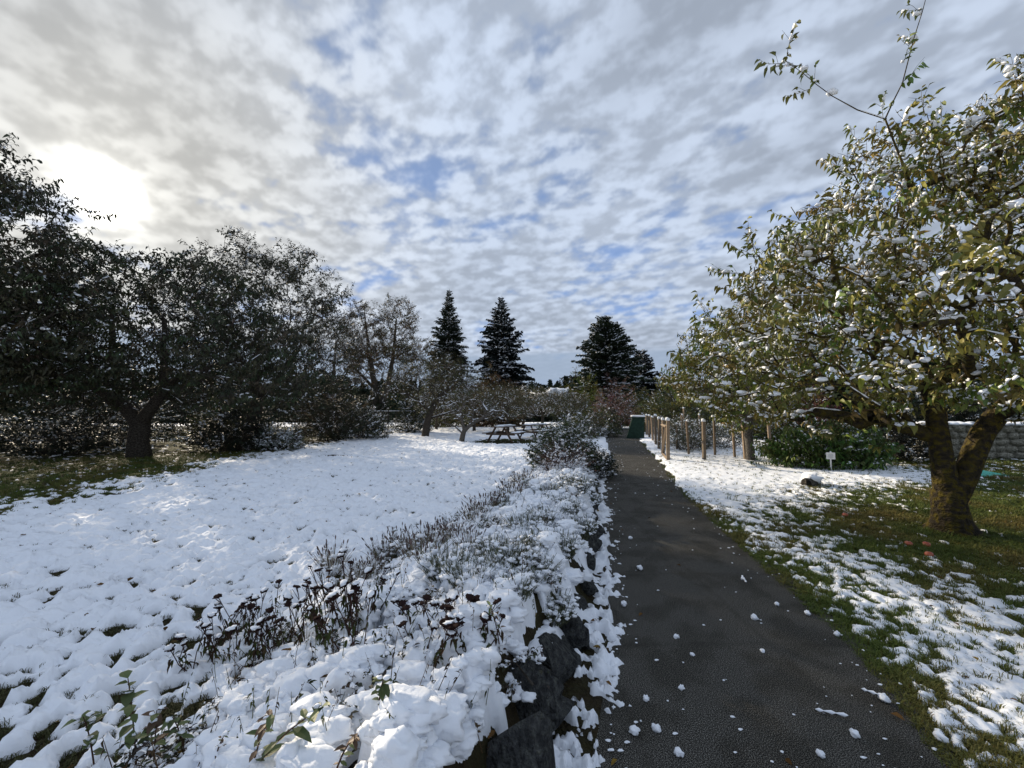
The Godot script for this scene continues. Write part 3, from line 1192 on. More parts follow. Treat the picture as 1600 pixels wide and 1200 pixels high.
# ------------------------------------------------------------------ the planting bed
func rock(label: String, p: Vector3, size: Vector3, turn: float, seed_: float, group := "", cap := true) -> void:
	var root := thing("edging_stone", label, "stone", p, turn, group)
	var b := MB.new()
	b.blob(Vector3.ZERO, size * 1.12, na, 0.35, seed_, 22, 14, Color.WHITE, 1.6)
	for q in 11:
		# broken faces
		var n := Vector3(sin(seed_ * 3.1 + q * 2.4), 0.75 * cos(seed_ * 1.9 + q * 1.7), cos(seed_ * 2.3 + q * 2.4)).normalized()
		var cut := 0.62 + 0.16 * sin(seed_ * 5.0 + q * 3.3)
		for i in b.v.size():
			var over: float = (b.v[i] / size).dot(n) - cut
			if over > 0.0:
				b.v[i] -= n * over * size * 0.94
	b.n = PackedVector3Array()
	part("stone", b.mesh(), M.rock, root)
	if cap:
		var s := MB.new()
		for q in 7:
			var w := rnd(0.025, 0.06)
			s.blob(Vector3(rnd(-0.75, 0.1) * size.x, size.y * rnd(0.55, 0.72), rnd(-0.6, 0.6) * size.z), Vector3(w * 1.4, w * 0.7, w), na, 0.4, seed_ + q * 3.0, 12, 8)
		var lay := part("snow", s.rounded(), M.loose_snow, root)
		lay.set_meta("kind", "stuff")

func lavender_parts(kind: int) -> Array:
	var stem := MB.new()
	var spike := MB.new()
	var s := MB.new()
	var grey := kind == 1
	for i in (150 if grey else 80):
		var a := rnd(0, TAU)
		var r := sqrt(rng.randf()) * 0.09
		var lean := rnd(0.1, 1.0)
		var h := rnd(0.12, 0.3) * (0.8 if grey else 1.0)
		var foot := Vector3(cos(a) * r, -0.03, sin(a) * r)
		var top := foot + Vector3(cos(a) * h * lean * 0.7, h * (1.1 - 0.3 * lean), sin(a) * h * lean * 0.7)
		var mid := foot.lerp(top, 0.55) + Vector3(0, h * 0.08, 0)
		var t := rnd(0.6, 1.4)
		var col := Color(0.10 * t, 0.108 * t, 0.07 * t) if grey else Color(0.17 * t, 0.145 * t, 0.10 * t)
		stem.tube([foot, mid, top], [0.0026, 0.002, 0.0013], 3, col, false)
		for q in (7 if grey else 3):
			var p := foot.lerp(top, rnd(0.25, 0.95))
			var o := Vector3(rnd(-1, 1), rnd(0.2, 1.0), rnd(-1, 1)).normalized() * rnd(0.02, 0.04)
			var w := o.cross(Vector3.UP).normalized() * 0.0028
			stem.tri(p - w, p + w, p + o, col * 1.15)
		if not grey and lean < 0.75 and i % 2:
			var up := (top - mid).normalized()
			spike.tube([top - up * 0.006, top + up * 0.012, top + up * 0.03, top + up * 0.042], [0.002, 0.0062, 0.0055, 0.001], 5, Color(0.12 * t, 0.09 * t, 0.085 * t), false)
		if rng.randf() < (0.5 if grey else 0.4):
			var p := foot.lerp(top, rnd(0.5, 1.0))
			var w := rnd(0.008, 0.02)
			s.blob(p + Vector3(0, w * 0.4, 0), Vector3(w * 1.3, w * 0.8, w), na, 0.7, rnd(0, 80), 7, 5)
	return [stem.mesh(), spike.mesh() if spike.v.size() else null, s.mesh()]

func make_bed() -> void:
	rng.seed = 101
	# stones along the path
	var seed_ := 3.0
	for c in [[1.66, -0.06, 0.2, 0.17, 0.19], [2.1, -0.14, 0.17, 0.15, 0.2], [2.45, -0.12, 0.17, 0.13, 0.19], [2.8, -0.13, 0.16, 0.17, 0.2], [3.15, -0.16, 0.13, 0.13, 0.15], [3.5, -0.15, 0.17, 0.16, 0.2], [3.95, -0.17, 0.15, 0.16, 0.2], [4.45, -0.15, 0.18, 0.15, 0.22], [5.0, -0.16, 0.16, 0.15, 0.2], [5.55, -0.17, 0.17, 0.14, 0.2], [6.15, -0.16, 0.17, 0.15, 0.22], [6.9, -0.17, 0.2, 0.14, 0.22], [7.8, -0.17, 0.2, 0.14, 0.22]]:
		var x: float = lut(PD, PL, c[0]) + c[1] + 0.06 - ledge(c[0])
		seed_ += 4.7
		var first: bool = c[0] < 2.0
		rock("large dark pitted boulder bulging from the snowy bed over the path" if first else "dark rough stone edging the raised bed beside the path", Vector3(x, c[3] * (0.6 if c[0] < 2.6 else 0.42), -c[0]), Vector3(c[2] * 1.15, c[3] * 1.2, c[4] * 1.25) * (1.0 if c[0] < 2.6 else 0.72), rnd(-0.3, 0.3), seed_, "" if first else "stones edging the bed", not first and rng.randf() < 0.5)
	# heaped lumps of snow on what grows under it
	var put := [[], [], [], [], []]
	for i in 3600:
		var d := 1.3 * pow(8.0, rng.randf())
		var l := lut(BD, BL, d)
		var r := lut(PD, PL, d) - 0.08 - ledge(d)
		var x := rnd(l + 0.1, r)
		var b := bed(x, d)
		if b < 0.08 or bed_gap(x, -d) > -0.04 or snow(x, -d) < 0.02 or rng.randf() > b + 0.3:
			continue
		var s := 0.016 * pow(4.6, rng.randf())
		var v := i % 5
		put[v].append(Transform3D(Basis.from_euler(Vector3(rnd(-0.3, 0.3), rnd(0, TAU), rnd(-0.3, 0.3))).scaled(Vector3(s * rnd(0.9, 1.7), s * rnd(0.6, 1.0), s)), Vector3(x, snow_top(x, -d) + s * rnd(-0.3, 0.35), -d)))
	var heap := Node3D.new()
	heap.name = "heaped_snow"
	add_child(heap)
	meta(heap, "puffy lumps of snow heaped over the low plants of the bed", "snow", "", "stuff")
	for v in 5:
		var b := MB.new()
		b.blob(Vector3.ZERO, Vector3(1.0, 0.8, 0.9), na, 0.42, 11.0 * v + 3.0, 18, 12)
		var plain := PackedColorArray()
		plain.resize(put[v].size())
		plain.fill(Color.WHITE)
		many("snow_lumps", b.rounded(), M.snow, heap, put[v], plain)
	# lavender and grey-leaved clumps
	var kits := []
	for k in 6:
		kits.append(lavender_parts(k % 2))
	var spots := []
	for c in [[520, 880, 0], [600, 870, 0], [625, 855, 0], [650, 860, 0], [680, 850, 0], [705, 850, 0], [720, 845, 0], [735, 860, 0], [760, 800, 0], [785, 790, 0], [800, 780, 0], [745, 815, 0], [770, 830, 1], [800, 800, 1], [820, 830, 1], [850, 815, 1], [870, 790, 1], [890, 800, 1], [905, 830, 1], [880, 850, 1], [840, 860, 1], [905, 775, 1], [800, 880, 1], [835, 905, 1], [780, 905, 1], [865, 905, 1], [700, 900, 1], [815, 760, 0], [800, 765, 0], [830, 770, 1], [860, 770, 1], [890, 760, 1], [925, 790, 1], [925, 760, 1], [585, 895, 0], [660, 880, 0], [560, 900, 0], [770, 870, 1], [810, 925, 1], [730, 920, 1]]:
		# read against the bed's raised surface
		var p := at(c[0], c[1], 1.0) - Vector3(0, EYE, 0)
		var g := p * ((0.3 - EYE) / p.y)
		for q in 3:
			g = p * ((land(g.x, g.z) + clampf(snow(g.x, g.z), 0.02, 0.1) - EYE) / p.y)
		var grey: bool = c[2] == 1
		var kit: Array = kits[(rng.randi() % 3) * 2 + c[2]]
		var root := thing("santolina" if grey else "lavender", "grey-leaved cushion plant buried under clotted snow in the bed" if grey else "dry lavender tuft with brown flower spikes poking through snow", "plant", Vector3(g.x, land(g.x, g.z) + clampf(snow(g.x, g.z) - 0.03, 0.02, 0.09), g.z), rnd(0, TAU), "grey cushion plants in the bed" if grey else "lavender tufts in the bed")
		var k := rnd(0.65, 1.15)
		root.scale = Vector3(k * 1.15, k, k * 1.15)
		part("stems", kit[0], M.dry, root, true)
		if kit[1]:
			part("flower_spikes", kit[1], M.dry, root, true)
		part("snow", kit[2], M.loose_snow, root, true)
	# thin dead stems sticking out all over, too many to count
	var straws := []
	for k in 3:
		var st := MB.new()
		var top := Vector3(rnd(-0.06, 0.06), 0.2, rnd(-0.06, 0.06))
		st.tube([Vector3(0, -0.05, 0), top * 0.5 + Vector3(rnd(-0.015, 0.015), 0, 0), top], [0.0022, 0.0018, 0.001], 3, Color(1, 0.9, 0.8), false)
		for q in 3 + k:
			var f := top * rnd(0.3, 1.0)
			var to := Vector3(rnd(-1, 1), rnd(-0.6, 0.5), rnd(-1, 1)).normalized()
			var zz := to.cross(Vector3.UP).normalized()
			st.leaf(Transform3D(Basis(to, zz.cross(to), zz), f), rnd(0.015, 0.035), 0.009, 0.6, 0.5, Color(1, 1, 0.9) * rnd(0.6, 1.4))
		straws.append(st.mesh())
	var straw_at := [[], [], []]
	var straw_tint := [PackedColorArray(), PackedColorArray(), PackedColorArray()]
	for i in 620:
		var d := 1.4 * pow(7.0, rng.randf())
		var x := rnd(lut(BD, BL, d), lut(PD, PL, d) - 0.35)
		var v := i % 3
		var k := rnd(0.4, 1.1)
		straw_at[v].append(Transform3D(Basis.from_euler(Vector3(rnd(-0.5, 0.5), rnd(0, TAU), rnd(-0.5, 0.5))).scaled(Vector3.ONE * k), Vector3(x, snow_top(x, -d) - 0.01, -d)))
		var t := rnd(0.6, 1.5)
		straw_tint[v].append(Color(0.07 * t, 0.05 * t, 0.03 * t) if rng.randf() < 0.6 else Color(0.06 * t, 0.07 * t, 0.025 * t))
	var straw_root := Node3D.new()
	straw_root.name = "dead_stems"
	add_child(straw_root)
	meta(straw_root, "thin dead stems and leaf scraps sticking out of the bed's snow", "stems", "", "stuff")
	for v in 3:
		many("stems", straws[v], M.dry, straw_root, straw_at[v], straw_tint[v])
	# low herbs where the snow stays open
	var made := 0
	for i in 900:
		var d := 1.55 * pow(5.6, rng.randf())
		var x := rnd(lut(BD, BL, d) + 0.15, lut(PD, PL, d) - 0.4)
		if made >= 46 or bed_gap(x, -d) < 0.06:
			continue
		made += 1
		var root := bush("garden_herb", "low tangle of dark withered leaves in a gap of the bed's snow", on_land(x, d), Vector3(rnd(0.1, 0.17), rnd(0.1, 0.2), rnd(0.1, 0.17)), "glossy", 26, [Color(0.035, 0.04, 0.016), Color(0.045, 0.036, 0.02), Color(0.03, 0.02, 0.014)], 0.45, [0.25, 0.008, 0.025], 700 + i, 0.42, "withered herbs in the bed", M.bark)
		root.set_meta("category", "plant")
		rng.seed = 5000 + i
	# yarrow: bare stems with flat, dark seed heads
	var heads := []
	var caps := []
	for k in 4:
		var h := MB.new()
		h.blob(Vector3.ZERO, Vector3(0.026, 0.007, 0.023), nb, 0.7, 9.0 * k, 14, 6, Color(0.024, 0.014, 0.012), 5.0)
		for i in 14:
			var a := rnd(0, TAU)
			var r := sqrt(rng.randf()) * 0.024
			h.blob(Vector3(cos(a) * r, 0.004, sin(a) * r), Vector3(0.006, 0.004, 0.006), na, 0.5, i * 3.0, 6, 4, Color(0.03, 0.017, 0.014))
		heads.append(h.mesh())
		var c := MB.new()
		c.blob(Vector3(0, 0.011, 0), Vector3(0.022, 0.008, 0.019), na, 0.8, 4.0 * k, 10, 6)
		caps.append(c.mesh())
	for c in [[300, 1015, 0.26], [325, 990, 0.3], [350, 1000, 0.3], [372, 960, 0.32], [395, 975, 0.3], [420, 960, 0.34], [440, 985, 0.3], [462, 955, 0.36], [490, 990, 0.42], [505, 960, 0.48], [520, 1000, 0.4], [540, 960, 0.46], [560, 1010, 0.42], [548, 985, 0.4], [575, 960, 0.34], [395, 1020, 0.3], [650, 955, 0.2], [690, 960, 0.24], [720, 965, 0.2], [665, 1000, 0.22], [745, 1000, 0.24]]:
		var p := at(c[0], c[1] + 30, 1.0) - Vector3(0, EYE, 0)
		var g := p * ((0.2 - EYE) / p.y)
		for q in 3:
			g = p * ((land(g.x, g.z) + clampf(snow(g.x, g.z), 0.02, 0.1) - EYE) / p.y)
		var root := thing("yarrow", "withered yarrow with flat dark seed heads standing in the snowy bed", "plant", Vector3(g.x, land(g.x, g.z) + clampf(snow(g.x, g.z) - 0.03, 0.0, 0.09), g.z), rnd(0, TAU), "withered yarrow in the bed")
		for q in 4 + rng.randi() % 3:
			var h: float = c[2] * rnd(0.75, 1.1)
			var foot := Vector3(rnd(-0.04, 0.04), -0.03, rnd(-0.04, 0.04))
			var top := foot + Vector3(rnd(-0.16, 0.1), h, rnd(-0.12, 0.12))
			var mid := foot.lerp(top, 0.5) + Vector3(rnd(-0.03, 0.03), 0, rnd(-0.03, 0.03))
			var b := MB.new()
			b.tube([foot, mid, top], [0.003, 0.0026, 0.002], 5, Color(0.05, 0.03, 0.024), false)
			for s in 5:
				var f := mid.lerp(top, rnd(0.5, 0.95))
				b.tube([f, top + Vector3(rnd(-0.025, 0.025), -0.004, rnd(-0.025, 0.025))], [0.0018, 0.0013], 3, Color(0.05, 0.03, 0.024), false)
			for s in 9:
				var f := foot.lerp(mid, rnd(0.2, 1.6)) if rng.randf() < 0.5 else foot.lerp(top, rnd(0.15, 0.8))
				var to := Vector3(rnd(-1, 1), rnd(-1.0, 0.1), rnd(-1, 1)).normalized()
				var z := to.cross(Vector3.UP).normalized()
				var green := rng.randf() < 0.55
				b.leaf(Transform3D(Basis(to, z.cross(to), z), f), rnd(0.03, 0.06), 0.014, 0.6, 0.4, Color(0.05, 0.06, 0.02) if green else Color(0.05, 0.032, 0.022))
			part("stem", b.mesh(), M.dry, root)
			var head := part("flower_head", heads[rng.randi() % 4], M.dry, root)
			head.position = top
			head.rotation = Vector3(rnd(-0.4, 0.4), rnd(0, TAU), rnd(-0.4, 0.4))
			head.scale = Vector3.ONE * rnd(0.5, 1.05)
			if rng.randf() < 0.45:
				part("snow_cap", caps[rng.randi() % 4], M.loose_snow, head)
	# leafy shoots
	for c in [[215, 1190, 200, 1060, "upright shoot with rounded dull green leaves beside bare soil", 0.04, 0.026], [240, 1195, 245, 1110, "short leafy green shoot with paired oval leaves in the snow", 0.032, 0.02], [300, 1200, 270, 1120, "small leaning shoot with grey-green leaves at the bed's edge", 0.03, 0.018], [380, 1200, 505, 1105, "long arching shoot with hanging green leaves over deep snow", 0.045, 0.022], [390, 1195, 425, 1115, "thin reddish shoot with small paired leaves in deep snow", 0.03, 0.015], [330, 1200, 350, 1150, "bunch of pale dried seed stalks standing in deep snow", 0.014, 0.006], [520, 1195, 560, 1150, "tiny red-leaved shoot poking out of deep snow", 0.022, 0.01], [590, 1100, 600, 1060, "dark crumpled leafy stem half buried in snow", 0.03, 0.016], [780, 990, 765, 945, "curled dry stem with drooping leaves over heaped snow", 0.03, 0.01], [150, 1190, 130, 1120, "low spreading shoot with dark leaves over bare soil", 0.036, 0.022]]:
		var p := at(c[0], c[1], 1.0) - Vector3(0, EYE, 0)
		var g := p * ((0.1 - EYE) / p.y)
		for q in 3:
			g = p * ((land(g.x, g.z) + clampf(snow(g.x, g.z), 0.0, 0.16) - EYE) / p.y)
		g.y += EYE
		var top := at(c[2], c[3], -g.z - 0.12) - g
		var root := thing("leafy_shoot", c[4], "plant", g)
		var b := MB.new()
		var pts := []
		var rad := []
		for i in 6:
			var t := i / 5.0
			pts.append(Vector3(0, -0.05, 0).lerp(top, t) + Vector3(0, 0.03 * sin(PI * t), 0))
			rad.append(lerpf(0.0035, 0.0016, t))
		b.tube(pts, rad, 5, Color(0.06, 0.035, 0.025), false)
		part("stem", b.mesh(), M.dry, root)
		var s := MB.new()
		for i in 15:
			var t := 0.25 + 0.75 * i / 14.0
			var f: Vector3 = pts[mini(int(t * 5.0), 4)].lerp(pts[mini(int(t * 5.0), 4) + 1], t * 5.0 - mini(int(t * 5.0), 4))
			var to := Vector3(rnd(-1, 1), rnd(-0.25, 0.5), rnd(-1, 1)).normalized()
			var z := to.cross(Vector3.UP).normalized()
			var lf := MB.new()
			var k := rnd(0.7, 1.2)
			var tone := rnd(0.7, 1.2)
			var col := Color(0.085 * tone, 0.115 * tone, 0.04 * tone)
			if "red" in c[4] or "dry" in c[4] or "dried" in c[4]:
				col = Color(0.10 * tone, 0.06 * tone, 0.035 * tone) if rng.randf() < 0.6 else col
			lf.leaf(Transform3D(Basis(to, z.cross(to), z), f), c[5] * k * 1.5, c[6] * k * 1.5, rnd(0.1, 0.5), rnd(0.05, 0.25), col)
			part("leaf", lf.mesh(), M.leaf, root)
			if rng.randf() < 0.3:
				s.blob(f + to * c[5] * 0.5 + Vector3(0, 0.004, 0), Vector3(0.012, 0.006, 0.01), na, 0.7, rnd(0, 50), 7, 5)
		if s.v.size():
			part("snow", s.mesh(), M.loose_snow, root, true)

# ------------------------------------------------------------------ things on the lawn
func picnic_table(label: String, where: Vector3, turn: float) -> void:
	var root := thing("picnic_table", label, "table", where, turn)
	var b: MB
	for i in 5:
		b = MB.new()
		b.box(Vector3(0, 0.74, -0.3 + 0.15 * i), Vector3(1.6, 0.04, 0.138))
		part("top_plank", b.mesh(), M.old_wood, root)
	for s in [-1, 1]:
		for q in 2:
			b = MB.new()
			b.box(Vector3(0, 0.44, s * (0.62 + 0.14 * q)), Vector3(1.6, 0.04, 0.13))
			part("bench_plank", b.mesh(), M.old_wood, root)
		b = MB.new()
		b.blob(Vector3(0, 0.475, s * 0.69), Vector3(0.8, 0.035, 0.135), na, 0.5, 3.0 + s, 24, 8)
		part("bench_snow", b.mesh(), M.loose_snow, root)
		for e in [-0.55, 0.55]:
			b = MB.new()
			b.tube([Vector3(e, 0.0, s * 0.66), Vector3(e, 0.72, s * 0.22)], [0.05, 0.05], 4, Color.WHITE, false)
			part("leg", b.mesh(), M.old_wood, root)
	for e in [-0.55, 0.55]:
		b = MB.new()
		b.box(Vector3(e + 0.05, 0.395, 0), Vector3(0.04, 0.09, 1.5))
		part("cross_beam", b.mesh(), M.old_wood, root)
	b = MB.new()
	b.blob(Vector3(0, 0.775, 0), Vector3(0.8, 0.05, 0.38), na, 0.4, 8.0, 28, 10)
	part("snow_cover", b.mesh(), M.loose_snow, root)

func snow_cap(p: Vector3, r: float, parent: Node) -> void:
	var s := MB.new()
	s.blob(p + Vector3(0, r * 0.35, 0), Vector3(r, r * 0.75, r), na, 0.4, p.x * 3.0, 9, 6)
	part("snow_cap", s.mesh(), M.loose_snow, parent)

func fence_post(root: Node3D, p: Vector3, h: float, w: float, called := "post") -> void:
	var b := MB.new()
	b.box(Vector3(0, h / 2.0 - 0.1, 0), Vector3(w, h + 0.2, w), Basis(Vector3.UP, rnd(-0.2, 0.2)) * Basis(Vector3(0, 0, 1), rnd(-0.04, 0.04)) * Basis(Vector3(1, 0, 0), rnd(-0.03, 0.03)))
	var o := part(called, b.mesh(), M.posts[rng.randi() % 3], root)
	o.position = p
	snow_cap(Vector3(0, h, 0), w * 0.8, o)

func make_fence() -> void:
	rng.seed = 55
	var root := thing("garden_fence", "timber post and wire fence with snow-capped posts beside the path", "fence", on_land(4.7, 11.9))
	var origin := root.position
	var tops := []
	for k in [0.0, 1.5, 3.1, 4.9, 6.9, 9.2, 11.8, 14.8, 18.2]:
		var p := on_land(4.72 + 0.29 * k, 11.9 + k) - origin
		tops.append(p)
		fence_post(root, p, 1.2 + rnd(-0.06, 0.06), rnd(0.075, 0.095))
	for c in [[5.83, 11.95], [7.15, 12.1], [8.1, 11.6]]:
		fence_post(root, on_land(c[0], c[1]) - origin, 1.2, 0.085)
	var corner := [on_land(4.72, 11.9) - origin, on_land(5.83, 11.95) - origin, on_land(7.15, 12.1) - origin, on_land(8.1, 11.6) - origin]
	for run in [tops, corner]:
		for i in run.size() - 1:
			for h in [0.1, 0.35, 0.6, 0.85, 1.08]:
				if run == corner and h < 0.8:
					continue
				var b := MB.new()
				b.tube([run[i] + Vector3(0, h, 0), run[i].lerp(run[i + 1], 0.5) + Vector3(0, h - 0.012, 0), run[i + 1] + Vector3(0, h, 0)], [0.0022, 0.0022, 0.0022], 3)
				part("wire", b.mesh(), M.wire, root)
			if run == tops:
				var net := MB.new()
				var far: float = run[i].distance_to(run[i + 1])
				for q in int(far / 0.12):
					var f: Vector3 = run[i].lerp(run[i + 1], (q + 0.5) * 0.12 / far)
					net.tube([f + Vector3(0, 0.08, 0), f + Vector3(0, 1.1, 0)], [0.0016, 0.0016], 3)
				part("wire_mesh", net.mesh(), M.wire, root, true)
	# a gate frame by the near corner
	var g0: Vector3 = tops[0] + Vector3(-0.03, 0.05, 0)
	var g1: Vector3 = tops[1] + Vector3(-0.05, 0.05, 0)
	for e in [[Vector3(0, 0.02, 0), Vector3(0, 0.02, 0)], [Vector3(0, 0.98, 0), Vector3(0, 0.98, 0)], [Vector3(0, 0.98, 0), Vector3(0, 0.05, 0)]]:
		var b := MB.new()
		b.tube([g0.lerp(g1, 0.06) + e[0], g0.lerp(g1, 0.94) + e[1]], [0.045, 0.045], 4, Color.WHITE, false)
		part("gate_rail", b.mesh(), M.post, root)
	# stakes inside the plot
	for c in [[5.95, 13.3, 1.15], [6.75, 13.1, 1.2], [7.05, 12.5, 1.15], [6.3, 15.0, 1.0], [10.2, 15.6, 1.2], [10.9, 16.6, 1.0], [9.6, 16.0, 0.7], [8.6, 18.0, 1.3], [9.2, 21.0, 1.6], [7.6, 17.5, 1.3], [11.5, 14.5, 1.1]]:
		var o := thing("wooden_stake", "slim wooden stake with a snow cap standing in the fenced plot", "stake", on_land(c[0], c[1]), 0.0, "stakes in the fenced plot")
		fence_post(o, Vector3.ZERO, c[2], 0.06, "stake")

func make_small_things() -> void:
	rng.seed = 66
	# dark green bin with a sloping front
	var p := on_land(6.75, 21.0)
	var root := thing("garden_bin", "dark green garden bin with sloping side and thick snow on top", "bin", p, -0.25)
	var b := MB.new()
	var w := 0.35
	var front := [Vector3(-0.62, 0, w), Vector3(0.28, 0, w), Vector3(0.28, 1.1, w), Vector3(-0.3, 1.1, w)]
	var back := []
	for q in front:
		back.append(Vector3(q.x, q.y, -w))
	b.quad(front[0], front[3], front[2], front[1])
	b.quad(back[1], back[2], back[3], back[0])
	for i in 4:
		b.quad(front[i], front[(i + 1) % 4], back[(i + 1) % 4], back[i])
	part("body", b.mesh(), M.green_paint, root)
	b = MB.new()
	b.box(Vector3(0, 1.125, 0), Vector3(0.72, 0.05, 0.8))
	part("lid", b.mesh(), M.green_paint, root)
	b = MB.new()
	b.box(Vector3(0, 1.19, 0), Vector3(0.7, 0.09, 0.78))
	part("snow_cover", b.rounded(), M.loose_snow, root)
	# little white sign on a stake
	p = on_land(8.08, 10.0)
	root = thing("garden_sign", "small white square plant sign on a thin stake before the shrub", "sign", p, -0.3)
	b = MB.new()
	b.box(Vector3(0, 0.2, 0), Vector3(0.03, 0.46, 0.012))
	part("stake", b.mesh(), M.white_paint, root)
	b = MB.new()
	b.box(Vector3(0, 0.42, 0.012), Vector3(0.19, 0.17, 0.008))
	part("plate", b.mesh(), M.white_paint, root)
	b = MB.new()
	for i in 5:
		b.box(Vector3(-0.01 if i % 2 else 0.0, 0.465 - 0.025 * i, 0.0172), Vector3([0.08, 0.13, 0.11, 0.13, 0.06][i], 0.006, 0.001))
	part("print", b.mesh(), M.print, root, true)
	snow_cap(Vector3(0, 0.51, 0.01), 0.022, root)
	# snowy log
	p = on_land(6.2, 8.2)
	root = thing("log", "short sawn log lying under snow on the white lawn", "log", p + Vector3(0, 0.07, 0), 0.5)
	b = MB.new()
	b.tube([Vector3(-0.2, 0, 0), Vector3(-0.199, 0, 0), Vector3(0.0, 0.02, 0), Vector3(0.22, 0.0, 0)], [0.005, 0.1, 0.11, 0.09], 12)
	part("wood", b.mesh(), M.grey_bark, root)
	b = MB.new()
	b.blob(Vector3(0.06, 0.08, 0), Vector3(0.24, 0.09, 0.14), na, 0.7, 4.0, 16, 10)
	part("snow_cover", b.mesh(), M.loose_snow, root)
	# teal board on the grass
	p = on_land(11.3, 9.5)
	root = thing("plastic_sheet", "teal plastic sheet lying on the grass behind the mossy trunk", "sheet", p + Vector3(0, 0.03, 0), 0.2)
	b = MB.new()
	b.box(Vector3(0, 0.015, 0), Vector3(0.8, 0.02, 0.5), Basis(Vector3(1, 0, 0), 0.12))
	part("sheet", b.mesh(), M.teal, root)
	b = MB.new()
	b.tube([Vector3(-0.4, 0.055, -0.25), Vector3(0.4, 0.055, -0.25)], [0.014, 0.014], 6)
	part("rim", b.mesh(), M.teal, root)
	# pale stone wall
	root = thing("stone_wall", "pale rubble stone wall with snow along its top behind the grass", "wall", on_land(13.2, 12.7), -0.08)
	for course in 5:
		var x := -0.15 * (course % 2)
		while x < 8.0:
			var l := rnd(0.22, 0.5)
			b = MB.new()
			b.blob(Vector3.ZERO, Vector3(l * 0.56, 0.135, 0.24), na, 0.35, rnd(0, 99), 12, 8, Color.WHITE, 1.0)
			for i in b.v.size():
				b.v[i].x = clampf(b.v[i].x, -l * 0.47, l * 0.47)
				b.v[i].y = clampf(b.v[i].y, -0.1, 0.1)
				b.v[i].z = clampf(b.v[i].z, -0.2, 0.2)
			b.n = PackedVector3Array()
			var o := part("stone", b.rounded(), M.stone, root)
			o.position = Vector3(x + l / 2.0, 0.08 + 0.208 * course, rnd(-0.02, 0.02))
			x += l
	b = MB.new()
	b.box(Vector3(4.0, 0.5, -0.03), Vector3(8.0, 1.0, 0.26))
	part("mortar_core", b.mesh(), M.stone, root)
	b = MB.new()
	for i in 30:
		b.blob(Vector3(0.1 + 0.27 * i, 1.06, 0), Vector3(0.22, 0.07, 0.24), na, 0.6, i * 3.3, 9, 6)
	part("snow_cover", b.mesh(), M.loose_snow, root, true)
	# black wire fence behind the lawn
	root = thing("wire_fence", "black metal framed wire fence at the far edge of the lawn", "fence", on_land(-9.2, 25.0))
	var feet := [Vector3(-5.0, 0, 1.2), Vector3(-2.4, 0, 0.6), Vector3(0, 0, 0), Vector3(1.25, 0, -0.2), Vector3(2.9, 0, -0.5)]
	for f in feet:
		b = MB.new()
		b.tube([f + Vector3(0, -0.1, 0), f + Vector3(0, 1.45, 0)], [0.035, 0.035], 8)
		part("post", b.mesh(), M.black_metal, root)
	for i in feet.size() - 1:
		b = MB.new()
		b.tube([feet[i] + Vector3(0, 1.4, 0), feet[i + 1] + Vector3(0, 1.4, 0)], [0.022, 0.022], 6)
		part("rail", b.mesh(), M.black_metal, root)
		b = MB.new()
		b.tube([feet[i] + Vector3(0, 1.43, 0), feet[i + 1] + Vector3(0, 1.43, 0)], [0.022, 0.022], 6)
		part("rail_snow", b.mesh(), M.loose_snow, root)
		b = MB.new()
		var far: float = feet[i].distance_to(feet[i + 1])
		for q in int(far / 0.14):
			var f: Vector3 = feet[i].lerp(feet[i + 1], (q + 0.5) * 0.14 / far)
			b.tube([f + Vector3(0, 0.05, 0), f + Vector3(0, 1.4, 0)], [0.003, 0.003], 3)
		for q in 9:
			b.tube([feet[i] + Vector3(0, 0.1 + 0.15 * q, 0), feet[i + 1] + Vector3(0, 0.1 + 0.15 * q, 0)], [0.003, 0.003], 3)
		part("wire_mesh", b.mesh(), M.wire, root, true)
	# fallen branch on the snow
	p = Vector3(-5.9, 0, -13.2)
	p.y = snow_top(p.x, p.z)
	root = thing("fallen_branch", "dark fallen branch lying on the white lawn near the trees", "branch", p, 0.2)
	b = MB.new()
	b.tube([Vector3(-0.4, 0.02, 0), Vector3(-0.1, 0.05, 0.05), Vector3(0.15, 0.03, 0), Vector3(0.5, 0.02, -0.05)], [0.035, 0.045, 0.035, 0.015], 7)
	b.tube([Vector3(0.1, 0.03, 0), Vector3(0.4, 0.06, 0.12), Vector3(0.75, 0.03, 0.1)], [0.025, 0.014, 0.006], 5)
	part("wood", b.mesh(), M.bark, root)

